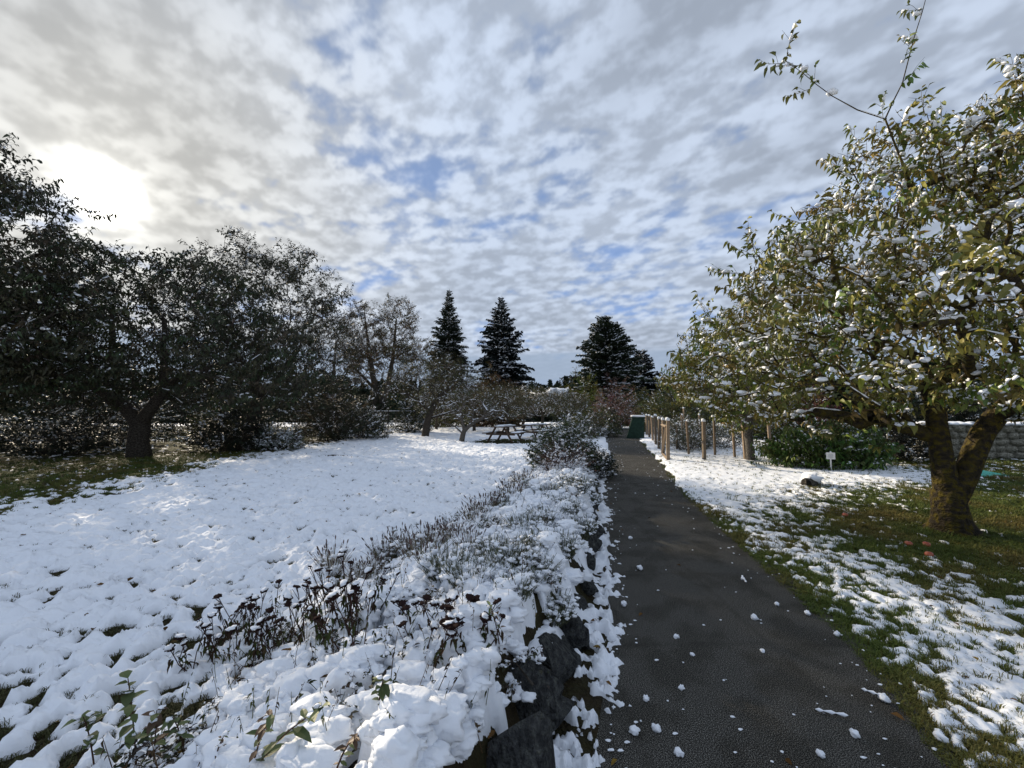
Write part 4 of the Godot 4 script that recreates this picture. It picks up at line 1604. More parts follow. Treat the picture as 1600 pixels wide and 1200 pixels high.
# ------------------------------------------------------------------ the far wood
func make_far() -> void:
	rng.seed = 88
	var hills := MB.new()
	var cols := 90
	for i in 5:
		for j in cols + 1:
			var a := lerpf(-1.4, 1.4, j / float(cols))
			var r := 120.0 + 45.0 * i
			var h: float = [-6.0, -2.0, 5.0, 9.0, -4.0][i] + 5.0 * na.get_noise_2d(a * 6.0, i * 0.4)
			hills.v.append(Vector3(r * sin(a), h, -r * cos(a)))
			hills.c.append(Color(0.06, 0.075, 0.05))
	for i in 4:
		for j in cols:
			var a := i * (cols + 1) + j
			hills.idx.append_array([a, a + cols + 1, a + 1, a + 1, a + cols + 1, a + cols + 2])
	var o := part("hills", hills.rounded(), M.far_green, self)
	meta(o, "", "", "", "structure")
	# trees of the wood: each a ragged crown of boughs or leaves
	var crowns := []
	for k in 5:
		var b := MB.new()
		var tall := k < 3
		for i in 420:
			var y := pow(rng.randf(), 0.8)
			var r := (0.34 * (1.02 - y) if tall else 0.5 * sqrt(maxf(0.0, 1.0 - pow(y * 2.0 - 1.0, 2.0)))) * sqrt(rnd(0.25, 1.0)) * (0.8 + 0.5 * na.get_noise_2d(y * 7.0, k * 9.0))
			var a := rnd(0, TAU)
			var p := Vector3(cos(a) * r, 0.08 + 0.92 * y, sin(a) * r)
			var s := 0.05
			var t := rnd(0.5, 1.4)
			b.tri(p + Vector3(rnd(-s, s), rnd(-s, s), rnd(-s, s)), p + Vector3(rnd(-s, s), rnd(-s, s), rnd(-s, s)), p + Vector3(rnd(-s, s), rnd(-s, s), rnd(-s, s)) * 1.6, Color(t, t, t))
		b.tube([Vector3(0, -0.05, 0), Vector3(0, 0.6, 0)], [0.025, 0.012], 4, Color(0.6, 0.5, 0.5), false)
		crowns.append(b.mesh())
	var put := [[], [], [], [], []]
	var tint := [PackedColorArray(), PackedColorArray(), PackedColorArray(), PackedColorArray(), PackedColorArray()]
	for i in 1500:
		var a := rnd(-1.3, 1.3)
		var r := rnd(110.0, 250.0)
		var h := rnd(8.0, 15.0)
		var v := rng.randi() % 5
		var y: float = lut([100.0, 120.0, 165.0, 210.0, 255.0], [-5.0, -5.5, -2.5, 4.0, 8.0], r) + 4.0 * na.get_noise_2d(a * 6.0, 0.5)
		put[v].append(Transform3D(Basis(Vector3.UP, rnd(0, TAU)).scaled(Vector3(h * rnd(0.8, 1.2), h, h * rnd(0.8, 1.2))), Vector3(r * sin(a), y - 0.5, -r * cos(a))))
		var t := rnd(0.7, 1.3)
		tint[v].append(Color(0.022 * t, 0.036 * t, 0.022 * t) if v < 3 else Color(0.045 * t, 0.05 * t, 0.028 * t))
	var wood_root := Node3D.new()
	wood_root.name = "distant_wood"
	add_child(wood_root)
	meta(wood_root, "dark wood covering the distant hills beyond the garden", "wood", "", "stuff")
	for v in 5:
		many("trees", crowns[v], M.far_green, wood_root, put[v], tint[v])
	# a snowy knoll showing over the orchard
	var k := MB.new()
	k.blob(Vector3.ZERO, Vector3(4.0, 1.9, 3.5), na, 0.7, 5.0, 40, 20, Color.WHITE, 2.5)
	o = part("hill_knoll", k.mesh(), M.snow, self)
	o.position = at(866, 625, 75.0)
	meta(o, "", "", "", "structure")

# ------------------------------------------------------------------ planting the trees
func plant_trees() -> void:
	var olive := [Color(0.165, 0.165, 0.034), Color(0.125, 0.145, 0.03), Color(0.18, 0.17, 0.034), Color(0.15, 0.145, 0.032), Color(0.21, 0.19, 0.03), Color(0.15, 0.14, 0.036)]
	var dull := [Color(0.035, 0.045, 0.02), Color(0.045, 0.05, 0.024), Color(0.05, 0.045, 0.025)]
	# the apple tree by the path
	var base := on_land(5.74, 5.2)
	var snag := func(px, py, d): return at(px, py, d) - base
	var limbs := [
		[[Vector3(0, -0.15, 0), Vector3(0, 0.0, 0), Vector3(0, 0.07, 0), Vector3(-0.005, 0.16, 0), Vector3(-0.01, 0.27, 0), Vector3(-0.02, 0.45, 0)], [0.4, 0.3, 0.235, 0.195, 0.178, 0.18]],
		[[Vector3(-0.02, 0.45, 0), Vector3(-0.08, 0.8, 0.02), Vector3(-0.09, 1.2, 0), Vector3(-0.02, 1.7, -0.1), Vector3(-0.1, 2.3, -0.2)], [0.16, 0.12, 0.11, 0.1, 0.08]],
		[[Vector3(-0.02, 0.45, 0), Vector3(0.15, 0.72, 0.06), Vector3(0.3, 1.05, 0.06), Vector3(0.62, 1.5, 0.05), Vector3(1.2, 1.95, 0.0), Vector3(1.9, 2.5, -0.2)], [0.15, 0.125, 0.12, 0.115, 0.1, 0.08]],
		[[Vector3(-0.09, 1.2, 0), Vector3(-0.7, 1.5, -0.3), snag.call(1395, 655, 5.5), snag.call(1345, 662, 5.7), snag.call(1318, 650, 5.85), snag.call(1275, 644, 6.0), snag.call(1250, 655, 6.15), snag.call(1222, 650, 6.3)], [0.1, 0.09, 0.095, 0.1, 0.085, 0.075, 0.06, 0.04]],
		[[Vector3(-0.02, 1.7, -0.1), Vector3(-0.3, 2.3, 0.5), snag.call(1560, 230, 4.4), snag.call(1500, 265, 4.4), snag.call(1425, 300, 4.4)], [0.08, 0.06, 0.045, 0.035, 0.03]],
		[[snag.call(1425, 300, 4.4), snag.call(1408, 250, 4.35), snag.call(1383, 186, 4.3), snag.call(1340, 172, 4.3), snag.call(1300, 150, 4.28), snag.call(1228, 96, 4.25)], [0.016, 0.012, 0.009, 0.007, 0.005, 0.003]],
		[[snag.call(1383, 186, 4.3), snag.call(1410, 130, 4.3), snag.call(1428, 60, 4.3), snag.call(1450, -15, 4.3)], [0.008, 0.006, 0.005, 0.003]],
		[[Vector3(-0.02, 1.7, -0.1), Vector3(-0.3, 2.0, 0.6), snag.call(1500, 500, 3.9), snag.call(1430, 510, 3.7)], [0.07, 0.055, 0.04, 0.025]],
		[[Vector3(0.62, 1.5, 0.05), Vector3(0.5, 1.9, 0.9), snag.call(1580, 430, 3.4), snag.call(1500, 420, 3.2)], [0.07, 0.05, 0.035, 0.02]],
		[[Vector3(-0.1, 2.3, -0.2), Vector3(-1.0, 2.7, -0.3), snag.call(1300, 400, 5.6), snag.call(1210, 430, 5.8)], [0.07, 0.055, 0.035, 0.02]],
	]
	tree("apple_tree", "big leaning apple tree with mossy forked trunk and snow-flecked leaves", base, {
		"limbs": limbs, "crown": [[Vector3(0.1, 3.05, 0.2), Vector3(2.9, 1.7, 2.2)], [Vector3(0.9, 3.9, 0.4), Vector3(2.6, 1.75, 2.1)], [Vector3(-1.4, 2.3, -0.5), Vector3(1.7, 1.2, 1.6)], [Vector3(1.8, 4.6, 0.8), Vector3(1.8, 1.5, 1.6)]],
		"count": 1350, "seed": 4, "colors": olive, "twig": "broad", "each": 1.5, "white": 0.5, "lumps": [0.42, 0.018, 0.055], "snow": 0.72, "bark": M.mossy_bark,
		"single_leaves": 297, "hub": Vector3(0.2, 2.0, 0), "leafy_below": 0.02, "thickest": 0.06, "bare": 18, "shell": 0.6, "cost": 0.25})
	# the sprout's own leaves
	tree("young_apple_tree", "young apple tree with slim trunk and olive leaves beside the fence", on_land(7.2, 11.9), {
		"limbs": [[[Vector3(0, -0.1, 0), Vector3(0, 0.1, 0), Vector3(-0.05, 0.8, 0), Vector3(0.0, 1.5, 0), Vector3(0.1, 2.3, 0)], [0.16, 0.13, 0.11, 0.1, 0.08]], [[Vector3(0.0, 1.5, 0), Vector3(-0.8, 1.9, 0.1), Vector3(-1.6, 2.2, 0)], [0.06, 0.05, 0.03]], [[Vector3(0.1, 2.3, 0), Vector3(0.9, 2.6, 0.2), Vector3(1.6, 2.9, 0.2)], [0.06, 0.05, 0.03]]],
		"crown": [[Vector3(-0.2, 2.6, 0), Vector3(2.3, 1.35, 2.0)], [Vector3(0.6, 3.6, 0.2), Vector3(1.7, 1.4, 1.6)], [Vector3(0.1, 1.5, 0.2), Vector3(1.0, 0.7, 0.8)]],
		"count": 600, "seed": 9, "colors": olive, "twig": "broad", "each": 1.6, "size": 1.25, "white": 0.3, "snow": 0.6, "bark": M.grey_bark, "leafy_below": 0.02, "bare": 8})
	# the dark trees against the sun
	tree("apple_tree", "dark spreading apple tree with forked trunk on bare shaded grass", on_land(-12.5, 13.2), {
		"limbs": [[[Vector3(0, -0.2, 0), Vector3(0, 0.1, 0), Vector3(-0.05, 0.6, 0), Vector3(-0.02, 1.1, 0)], [0.42, 0.33, 0.28, 0.28]], [[Vector3(-0.02, 1.1, 0), Vector3(-0.5, 1.6, 0), Vector3(-1.0, 2.1, 0.2), Vector3(-2.0, 2.7, 0.3), Vector3(-3.2, 3.6, 0)], [0.22, 0.19, 0.16, 0.13, 0.08]], [[Vector3(-0.02, 1.1, 0), Vector3(0.4, 1.6, 0.1), Vector3(0.7, 2.2, 0), Vector3(1.5, 2.7, 0.2), Vector3(2.8, 3.2, 0)], [0.22, 0.18, 0.15, 0.12, 0.07]], [[Vector3(0.7, 2.2, 0), Vector3(0.5, 3.2, -0.2), Vector3(0.6, 4.6, 0)], [0.14, 0.11, 0.07]], [[Vector3(-1.0, 2.1, 0.2), Vector3(-0.8, 3.4, 0.3), Vector3(-1.0, 5.0, 0.2)], [0.13, 0.1, 0.06]]],
		"crown": [[Vector3(-0.3, 4.2, 0), Vector3(5.0, 2.6, 3.8)], [Vector3(3.4, 3.0, 0.2), Vector3(2.4, 1.7, 2.4)], [Vector3(-3.2, 3.2, 0.4), Vector3(2.6, 1.9, 2.6)]],
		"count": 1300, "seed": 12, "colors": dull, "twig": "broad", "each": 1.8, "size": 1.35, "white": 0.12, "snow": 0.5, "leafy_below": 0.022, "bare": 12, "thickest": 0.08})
	tree("round_tree", "tall domed tree with fine twiggy crown behind the dark apple tree", on_land(-12.2, 18.5), {
		"limbs": [[[Vector3(0, -0.2, 0), Vector3(0, 0.8, 0), Vector3(0.1, 2.0, 0), Vector3(0, 3.2, 0), Vector3(0.2, 5.5, 0)], [0.4, 0.32, 0.28, 0.24, 0.13]], [[Vector3(0.1, 2.0, 0), Vector3(1.2, 3.2, 0), Vector3(2.2, 4.6, 0.2)], [0.18, 0.14, 0.08]], [[Vector3(0, 3.2, 0), Vector3(-1.2, 4.4, 0), Vector3(-2.0, 5.8, 0)], [0.17, 0.13, 0.08]]],
		"crown": [[Vector3(0.4, 5.6, 0), Vector3(3.9, 3.9, 3.4)], [Vector3(2.6, 3.3, 0.6), Vector3(2.0, 2.2, 2.0)]],
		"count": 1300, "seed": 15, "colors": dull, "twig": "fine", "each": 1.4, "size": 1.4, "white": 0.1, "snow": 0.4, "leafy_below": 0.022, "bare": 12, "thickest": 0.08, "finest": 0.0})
	tree("tall_tree", "tall dark leafy tree rising beside the low sun", on_land(-14.6, 9.6), {
		"limbs": [[[Vector3(0, -0.2, 0), Vector3(0, 0.8, 0), Vector3(0.1, 2.0, 0), Vector3(0.1, 4.2, 0), Vector3(0.2, 6.5, 0)], [0.36, 0.3, 0.26, 0.2, 0.1]], [[Vector3(0.1, 2.0, 0), Vector3(1.3, 3.0, -0.2), Vector3(2.4, 3.8, -0.4)], [0.16, 0.12, 0.06]]],
		"crown": [[Vector3(0, 5.0, 0), Vector3(3.3, 3.4, 3.0)], [Vector3(1.6, 3.2, -0.6), Vector3(2.6, 1.7, 2.2)], [Vector3(0.2, 7.6, -0.3), Vector3(1.3, 1.5, 1.2)]],
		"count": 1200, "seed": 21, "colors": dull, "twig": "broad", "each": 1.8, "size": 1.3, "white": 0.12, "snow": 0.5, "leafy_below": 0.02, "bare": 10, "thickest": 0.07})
	# behind the lawn
	var oak := [Color(0.12, 0.09, 0.036), Color(0.09, 0.08, 0.032), Color(0.14, 0.095, 0.036)]
	tree("oak_tree", "tall two-stemmed oak with thin brownish leaves and ivy on its trunk", on_land(-10.4, 30.0), {
		"limbs": [[[Vector3(0, -0.3, 0), Vector3(0, 1.0, 0), Vector3(-0.1, 3.0, 0), Vector3(-0.5, 5.0, 0), Vector3(-0.9, 7.5, 0), Vector3(-1.1, 9.0, 0)], [0.36, 0.3, 0.24, 0.18, 0.1, 0.05]], [[Vector3(0, 1.0, 0), Vector3(0.8, 3.0, 0), Vector3(1.2, 5.5, 0), Vector3(1.4, 8.5, 0)], [0.24, 0.2, 0.14, 0.06]], [[Vector3(-0.1, 3.0, 0), Vector3(-1.6, 4.6, 0.2), Vector3(-2.8, 5.2, 0)], [0.12, 0.09, 0.04]]],
		"crown": [[Vector3(-1.2, 7.4, 0), Vector3(1.7, 2.4, 1.7)], [Vector3(1.4, 7.6, 0), Vector3(1.7, 2.3, 1.7)], [Vector3(0.2, 5.2, 0), Vector3(3.2, 1.9, 2.2)], [Vector3(2.9, 5.6, 0), Vector3(1.3, 1.6, 1.4)]],
		"count": 800, "seed": 27, "colors": oak, "twig": "fine", "each": 1.7, "size": 1.5, "white": 0.15, "snow": 0.5, "bark": M.grey_bark, "leafy_below": 0.02, "bare": 14, "tip": 0.008, "thickest": 0.08})
	bush("ivy", "dark ivy sleeve wrapped round the foot of the tall oak", on_land(-10.3, 29.9), Vector3(0.75, 3.3, 0.7), "glossy", 420, [Color(0.018, 0.028, 0.012), Color(0.024, 0.034, 0.014)], 0.15, [0.0, 0.1, 0.1], 61, 1.8)
	tree("bare_tree", "thin bare-twigged pale tree between the round tree and the oak", on_land(-12.6, 27.0), {
		"limbs": [[[Vector3(0, -0.3, 0), Vector3(0.1, 1.5, 0), Vector3(0.2, 3.5, 0), Vector3(0.3, 6.0, 0)], [0.2, 0.16, 0.12, 0.06]]],
		"crown": [[Vector3(0.3, 5.2, 0), Vector3(2.4, 3.0, 2.0)]],
		"count": 380, "seed": 31, "colors": [Color(0.12, 0.09, 0.06), Color(0.09, 0.07, 0.05)], "twig": "wispy", "each": 0.6, "size": 1.4, "white": 0.15, "snow": 0.6, "bark": M.grey_bark, "tip": 0.009, "bare": 6})
	var grey := [Color(0.10, 0.112, 0.045), Color(0.12, 0.112, 0.045), Color(0.125, 0.10, 0.042)]
	tree("orchard_tree", "apple tree with dark leaning trunk and twiggy crown across the lawn", on_land(-4.95, 22.2), {
		"limbs": [[[Vector3(0, -0.2, 0), Vector3(0.05, 0.1, 0), Vector3(0.15, 0.8, 0), Vector3(0.3, 1.4, 0), Vector3(0.55, 1.9, 0)], [0.26, 0.21, 0.19, 0.18, 0.16]], [[Vector3(0.55, 1.9, 0), Vector3(1.1, 2.5, 0), Vector3(1.8, 3.0, 0)], [0.12, 0.09, 0.05]], [[Vector3(0.3, 1.4, 0), Vector3(-0.4, 2.1, 0.1), Vector3(-1.2, 2.5, 0)], [0.1, 0.08, 0.05]], [[Vector3(0.15, 1.0, 0), Vector3(1.2, 1.3, 0.3), Vector3(2.0, 1.6, 0.2)], [0.07, 0.05, 0.03]]],
		"crown": [[Vector3(0.3, 2.9, 0), Vector3(2.5, 1.45, 2.0)], [Vector3(1.2, 3.4, 0), Vector3(1.6, 1.1, 1.5)]],
		"count": 600, "seed": 35, "colors": grey, "twig": "wispy", "each": 1.3, "size": 1.2, "white": 0.2, "snow": 0.7, "bare": 8, "tip": 0.006})
	tree("gnarled_tree", "small bare gnarled apple tree with every branch coated in snow", on_land(-2.4, 18.8), {
		"limbs": [[[Vector3(0, -0.1, 0), Vector3(0, 0.1, 0), Vector3(0.05, 0.35, 0), Vector3(0.12, 0.55, 0)], [0.15, 0.13, 0.12, 0.11]], [[Vector3(0.12, 0.55, 0), Vector3(0.0, 1.0, 0), Vector3(-0.1, 1.5, 0), Vector3(0.15, 1.9, 0)], [0.08, 0.075, 0.06, 0.04]], [[Vector3(0.12, 0.55, 0), Vector3(0.6, 0.95, 0), Vector3(1.1, 1.2, 0.1), Vector3(1.5, 1.5, 0)], [0.09, 0.085, 0.07, 0.05]], [[Vector3(0.05, 0.4, 0), Vector3(-0.3, 0.75, 0.1), Vector3(-0.8, 0.9, 0)], [0.05, 0.04, 0.03]]],
		"crown": [[Vector3(0.2, 1.5, 0), Vector3(1.5, 0.6, 1.0)], [Vector3(1.2, 1.6, 0), Vector3(1.2, 0.6, 1.0)]],
		"count": 110, "seed": 39, "colors": grey, "twig": "wispy", "each": 0.05, "size": 1.0, "white": 0.8, "snow": 0.97, "bark": M.grey_bark, "tip": 0.012, "bare": 6, "thickest": 0.045})
	var k := 0
	for c in [[-0.3, 25.5, 1.0, "low grey-green orchard tree right behind the weathered picnic table"], [2.0, 26.5, 0.85, "low grey-green orchard tree behind the second picnic table"], [-2.6, 27.0, 1.05, "grey-green orchard tree showing through the bare gnarled tree's branches"], [3.9, 28.0, 0.75, "smallest orchard tree, beside the green bush that leans over the path"], [0.8, 30.0, 1.0, "orchard tree standing in front of the snowy knoll"], [-5.6, 29.0, 1.15, "widest grey-green orchard tree, behind the dark leaning trunk"]]:
		k += 1
		tree("orchard_tree", c[3], on_land(c[0], c[1]), {
			"limbs": [[[Vector3(0, -0.2, 0), Vector3(0.05, 0.5, 0), Vector3(0.1, 1.0, 0), Vector3(0.0, 1.5, 0)], [0.13, 0.1, 0.09, 0.07]]],
			"crown": [[Vector3(0, 1.8, 0), Vector3(2.0 * c[2], 1.0 * c[2], 1.7)], [Vector3(0.2, 2.3 * c[2], 0), Vector3(1.3, 0.8, 1.3)]],
			"count": 330, "seed": 42 + k, "colors": grey, "twig": "wispy", "each": 1.6, "size": 1.2, "white": 0.12, "snow": 0.8, "bare": 5, "tip": 0.006}, "low orchard trees beyond the tables", rnd(0, TAU))
	conifer("slender grey-green spruce, narrowest of the conifers, beside the oak", on_land(-6.9, 42.0), 15.0, 3.5, 1.0, Color(0.036, 0.05, 0.032), 0.6, 201, 1.1, 0.8)
	conifer("dark broad spruce with tiered boughs standing alone against the sky", on_land(-1.1, 40.0), 13.6, 4.1, 1.0, Color(0.018, 0.026, 0.024), 0.6, 202, 0.9, 0.75)
	conifer("bushy full conifer with blunt twin top beyond the path's end", on_land(10.0, 42.0), 11.8, 4.3, 0.4, Color(0.04, 0.056, 0.032), 0.65, 203, 1.3, 0.5)
	conifer("second stem of the bushy twin-topped conifer beyond the path", on_land(11.4, 42.6), 11.2, 3.9, 0.4, Color(0.04, 0.056, 0.032), 0.65, 204, 1.3, 0.5)
	conifer("short dark conifer tucked against the bushy twin-topped one", on_land(15.4, 46.5), 9.0, 3.2, 0.4, Color(0.02, 0.028, 0.024), 0.6, 205, 1.1, 0.5)

func plant_bushes() -> void:
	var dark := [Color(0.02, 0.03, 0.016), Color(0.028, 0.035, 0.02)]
	var green := [Color(0.07, 0.12, 0.024), Color(0.085, 0.14, 0.028), Color(0.06, 0.10, 0.022)]
	var oliveg := [Color(0.10, 0.115, 0.03), Color(0.125, 0.12, 0.032)]
	var brown := [Color(0.15, 0.075, 0.025), Color(0.17, 0.095, 0.025), Color(0.1, 0.08, 0.03)]
	var grey := [Color(0.075, 0.09, 0.05), Color(0.09, 0.095, 0.055)]
	# the big one in the bed
	bush("snowberry_bush", "rounded dark bush dotted with snow balls at the bed's far end", on_land(1.15, 9.0), Vector3(0.8, 1.02, 0.75), "glossy", 640, [Color(0.05, 0.072, 0.024), Color(0.062, 0.08, 0.028)], 0.25, [0.5, 0.014, 0.036], 301, 1.0)
	bush("bed_bush", "low evergreen bush touching the path at the bed's far end", on_land(1.95, 9.1), Vector3(0.42, 0.6, 0.45), "glossy", 220, dark, 0.3, [0.35, 0.015, 0.04], 302, 0.9)
	bush("dry_bush", "reddish-brown dry bush of upright stems before the snow-dotted bush", on_land(1.0, 7.6), Vector3(0.45, 0.5, 0.4), "wispy", 130, [Color(0.07, 0.032, 0.024), Color(0.09, 0.05, 0.03)], 0.6, [0.3, 0.02, 0.05], 303, 0.7)
	# sunny shrub behind the log
	bush("leafy_shrub", "broad bright green leafy shrub behind the white sign", on_land(8.7, 10.9), Vector3(1.75, 1.2, 0.8), "broad", 800, green, 0.15, [0.06, 0.02, 0.05], 304, 1.2)
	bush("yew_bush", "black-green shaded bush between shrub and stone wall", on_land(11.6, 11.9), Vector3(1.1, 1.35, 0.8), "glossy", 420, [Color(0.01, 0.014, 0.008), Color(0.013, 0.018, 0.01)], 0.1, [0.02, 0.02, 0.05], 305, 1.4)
	# fenced plot
	var k := 0
	for c in [[6.4, 14.6, 0.75, 1.05], [7.4, 15.3, 0.85, 1.15], [7.6, 16.8, 0.85, 1.25], [8.6, 16.0, 0.8, 1.0], [8.0, 19.0, 1.0, 1.3]]:
		k += 1
		bush("fruit_bush", "grey-green twiggy fruit bush inside the fenced plot", on_land(c[0], c[1]), Vector3(c[2], c[3], c[2]), "wispy", 260, grey, 0.25, [0.1, 0.02, 0.05], 310 + k, 0.8, "fruit bushes in the fenced plot")
	bush("hedge", "olive green rounded hedge at the back of the fenced plot", on_land(10.4, 24.5), Vector3(2.6, 3.1, 1.5), "fine", 1000, oliveg, 0.08, [0.03, 0.03, 0.07], 320, 1.2)
	bush("hedge", "tall snow-mottled hedge behind the young apple tree", on_land(14.0, 21.0), Vector3(2.6, 2.9, 1.3), "broad", 800, oliveg, 0.4, [0.2, 0.04, 0.09], 321, 1.5)
	bush("hedge", "long dark hedge closing the garden behind the stone wall", on_land(20.5, 19.0), Vector3(4.5, 3.0, 1.5), "broad", 1100, dark, 0.2, [0.05, 0.04, 0.09], 322, 1.7)
	bush("maple_bush", "small dark red leafy bush glimpsed behind the apple branches", on_land(13.6, 17.6), Vector3(0.9, 2.6, 0.8), "broad", 260, [Color(0.09, 0.016, 0.014)], 0.2, [0.03, 0.03, 0.05], 323, 1.3)
	# round the end of the path
	bush("path_bush", "green rounded bush leaning over the left side of the path", on_land(4.9, 22.5), Vector3(1.35, 1.5, 1.1), "fine", 480, [Color(0.045, 0.06, 0.02), Color(0.055, 0.07, 0.022)], 0.12, [0.04, 0.03, 0.06], 330, 1.0)
	bush("path_bush", "grey-green snow-dusted bush behind the dotted bush of the bed", on_land(3.3, 20.5), Vector3(1.3, 1.3, 1.0), "wispy", 420, grey, 0.35, [0.1, 0.03, 0.06], 331, 1.0)
	bush("yellow_bush", "bright yellow-green bush below the bushy twin-topped conifer", on_land(6.2, 34.0), Vector3(1.8, 4.6, 1.4), "fine", 480, [Color(0.26, 0.24, 0.025), Color(0.2, 0.2, 0.025)], 0.15, [0.02, 0.03, 0.06], 332, 1.5)
	bush("pink_bush", "bare pinkish twiggy bush catching the sun by the path's end", on_land(8.0, 30.5), Vector3(1.8, 4.0, 1.4), "wispy", 600, [Color(0.5, 0.28, 0.2), Color(0.55, 0.34, 0.25)], 0.2, [0.02, 0.03, 0.06], 333, 1.2)
	bush("round_bush", "dark olive bush between the pink twigs and the fence", on_land(10.2, 32.0), Vector3(1.8, 3.3, 1.4), "fine", 520, oliveg, 0.1, [0.02, 0.03, 0.06], 334, 1.4)
	bush("round_bush", "pale grey leafless shrub beyond the dark conifer's foot", on_land(17.5, 40.0), Vector3(3.0, 5.2, 2.2), "wispy", 520, [Color(0.11, 0.1, 0.09), Color(0.09, 0.085, 0.075)], 0.3, [0.03, 0.05, 0.1], 335, 2.0)
	bush("russet_bush", "russet autumn shrub before the dark broad spruce", on_land(-1.6, 35.0), Vector3(2.8, 4.9, 1.8), "fine", 800, brown, 0.05, [0.02, 0.04, 0.07], 336, 1.5)
	bush("russet_bush", "green-brown shrub under the slender spruce", on_land(-6.0, 33.5), Vector3(2.8, 4.6, 1.8), "fine", 700, oliveg, 0.1, [0.02, 0.04, 0.07], 337, 1.5)
	bush("yew_bush", "dense dark green columnar bush beside the black wire fence", on_land(-6.6, 25.6), Vector3(1.15, 2.0, 1.0), "glossy", 420, [Color(0.025, 0.036, 0.014), Color(0.04, 0.05, 0.016)], 0.25, [0.02, 0.03, 0.06], 338, 1.7)
	# below and behind the dark trees
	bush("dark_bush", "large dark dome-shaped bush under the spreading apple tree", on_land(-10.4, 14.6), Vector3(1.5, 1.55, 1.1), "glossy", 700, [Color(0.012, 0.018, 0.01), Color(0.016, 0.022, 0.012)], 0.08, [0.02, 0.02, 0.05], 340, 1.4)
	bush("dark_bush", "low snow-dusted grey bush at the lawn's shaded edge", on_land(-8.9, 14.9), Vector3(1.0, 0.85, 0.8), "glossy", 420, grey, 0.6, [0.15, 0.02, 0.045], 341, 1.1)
	bush("dark_bush", "wide tangled bush with snow on its outer twigs beyond the lawn", on_land(-9.0, 19.6), Vector3(2.3, 2.4, 1.4), "fine", 800, dull_mix(), 0.2, [0.04, 0.02, 0.05], 342, 1.2)
	bush("dark_bush", "snowy low bush spilling onto the lawn by the wire fence", on_land(-7.8, 20.5), Vector3(1.3, 1.5, 1.0), "fine", 420, dull_mix(), 0.5, [0.1, 0.02, 0.06], 343, 1.1)
	bush("russet_bush", "rusty brown bush seen below the thin bare tree", on_land(-11.2, 24.5), Vector3(1.9, 2.6, 1.3), "fine", 380, brown, 0.1, [0.02, 0.03, 0.06], 344, 1.3)
	bush("yellow_bush", "yellowing bush glowing behind the forked dark trunk", on_land(-14.2, 19.5), Vector3(1.6, 2.0, 1.0), "fine", 360, [Color(0.12, 0.12, 0.02), Color(0.09, 0.1, 0.022)], 0.3, [0.05, 0.03, 0.06], 345, 1.2)
	bush("dark_bush", "snow-covered thicket behind the tall dark tree", on_land(-18.5, 17.0), Vector3(3.2, 2.3, 1.5), "fine", 800, dull_mix(), 0.4, [0.15, 0.03, 0.09], 346, 1.5)
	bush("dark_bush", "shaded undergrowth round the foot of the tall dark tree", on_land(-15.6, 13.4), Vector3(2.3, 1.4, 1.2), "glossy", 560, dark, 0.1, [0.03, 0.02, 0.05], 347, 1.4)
	bush("dark_bush", "high dark thicket far behind the spreading apple tree", on_land(-20.0, 25.0), Vector3(5.0, 4.2, 2.0), "fine", 900, dull_mix(), 0.15, [0.05, 0.04, 0.09], 348, 2.0)

func dull_mix() -> Array:
	return [Color(0.035, 0.042, 0.024), Color(0.05, 0.048, 0.028), Color(0.045, 0.055, 0.03)]

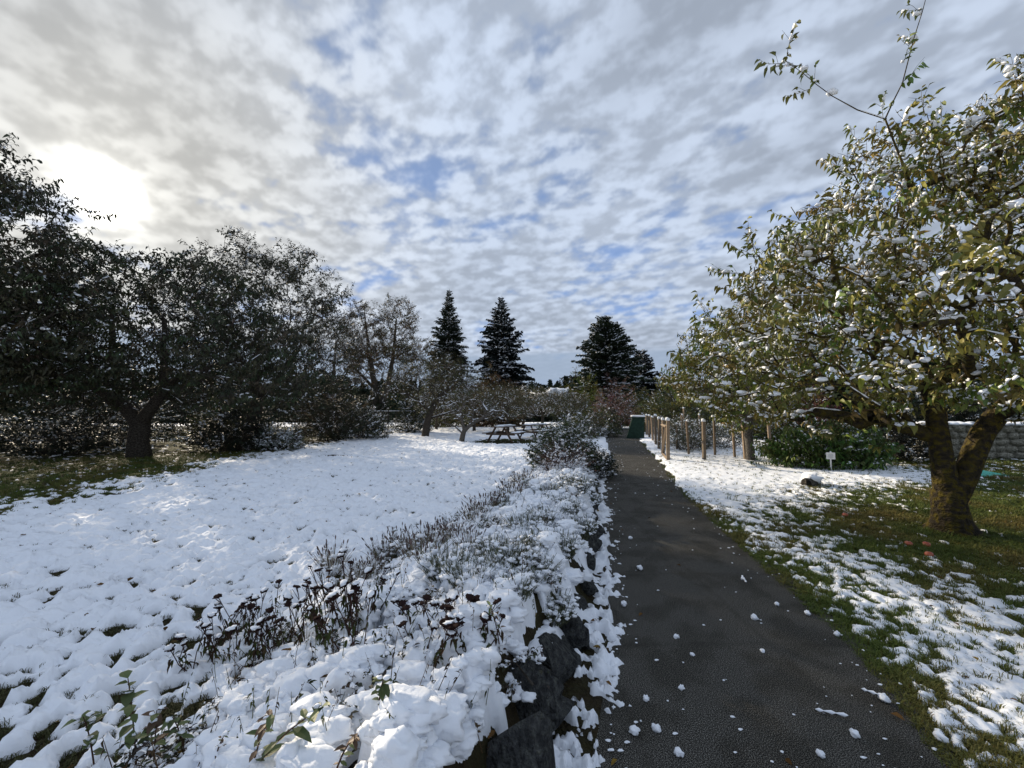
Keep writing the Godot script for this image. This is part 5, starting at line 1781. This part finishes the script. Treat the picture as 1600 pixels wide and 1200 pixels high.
func _ready() -> void:
	rng.seed = 20
	na.noise_type = FastNoiseLite.TYPE_SIMPLEX_SMOOTH
	na.frequency = 1.0
	na.fractal_type = FastNoiseLite.FRACTAL_NONE
	na.seed = 5
	nb.noise_type = FastNoiseLite.TYPE_SIMPLEX
	nb.frequency = 1.0
	nb.fractal_type = FastNoiseLite.FRACTAL_NONE
	nb.seed = 9
	ncell.noise_type = FastNoiseLite.TYPE_CELLULAR
	ncell.frequency = 1.0
	ncell.fractal_type = FastNoiseLite.FRACTAL_NONE
	ncell.cellular_distance_function = FastNoiseLite.DISTANCE_EUCLIDEAN
	ncell.cellular_return_type = FastNoiseLite.RETURN_DISTANCE
	nfbm.noise_type = FastNoiseLite.TYPE_SIMPLEX_SMOOTH
	nfbm.frequency = 1.0
	nfbm.fractal_octaves = 5
	nfbm.seed = 12
	nfbm2.noise_type = FastNoiseLite.TYPE_SIMPLEX_SMOOTH
	nfbm2.frequency = 1.0
	nfbm2.fractal_octaves = 6
	nfbm2.fractal_gain = 0.58
	nfbm2.seed = 18
	# camera
	var cam := Camera3D.new()
	cam.name = "camera"
	add_child(cam)
	cam.position = Vector3(0, EYE, 0)
	cam.rotation_degrees = Vector3(PITCH, 0, 0)
	cam.fov = rad_to_deg(2.0 * atan(600.0 / FOCAL))
	cam.near = 0.05
	cam.far = 900.0
	cam.current = true
	# sky and sun
	var env := Environment.new()
	env.background_mode = Environment.BG_SKY
	var sky := Sky.new()
	var pano := PanoramaSkyMaterial.new()
	pano.panorama = make_sky()
	sky.sky_material = pano
	env.sky = sky
	env.tonemap_mode = Environment.TONE_MAPPER_LINEAR
	env.tonemap_exposure = 1.28
	env.sdfgi_enabled = true
	env.ssao_enabled = true
	env.ssil_enabled = true
	var we := WorldEnvironment.new()
	we.name = "world"
	we.environment = env
	add_child(we)
	var sun := DirectionalLight3D.new()
	sun.name = "sun"
	sun.light_energy = 1.55
	sun.light_color = Color(1.0, 0.93, 0.82)
	sun.light_angular_distance = 0.8
	sun.shadow_enabled = true
	add_child(sun)
	sun.look_at_from_position(SUN_TO * 30.0, Vector3.ZERO)
	print("sky ", Time.get_ticks_msec())
	make_materials()
	M.posts = []
	for k in 3:
		var m: StandardMaterial3D = M.post.duplicate()
		m.albedo_color = [Color(1, 1, 1), Color(0.8, 0.78, 0.76), Color(0.62, 0.63, 0.64)][k].linear_to_srgb()
		M.posts.append(m)
	M.apple = mat(Color.WHITE, 0.35, 0.5, true)
	make_twigs()
	make_sprays()
	make_ground()
	print("ground ", Time.get_ticks_msec())
	make_far()
	plant_trees()
	print("trees ", Time.get_ticks_msec())
	plant_bushes()
	print("bushes ", Time.get_ticks_msec())
	make_fence()
	make_small_things()
	picnic_table("weathered picnic table with snow-covered top beside the gnarled tree", on_land(-0.35, 19.0), 1.15)
	picnic_table("second snowy picnic table half hidden behind the dotted bush", on_land(1.25, 20.6), 0.7)
	make_bed()
	make_clumps()
	rng.seed = 93
	for c in [[1321, 808, "red apple lying on thin snow left of the mossy trunk"], [1420, 854, "dull red windfall apple half sunk in wet grass"], [1448, 855, "bright red windfall apple beside its twin on the grass"], [1452, 871, "small red apple in front of the windfall pair"], [1508, 828, "yellowish apple lying against the foot of the mossy trunk"]]:
		apple(c[0], c[1], c[2])
	make_litter()
	make_grass()
	print("done ", Time.get_ticks_msec())
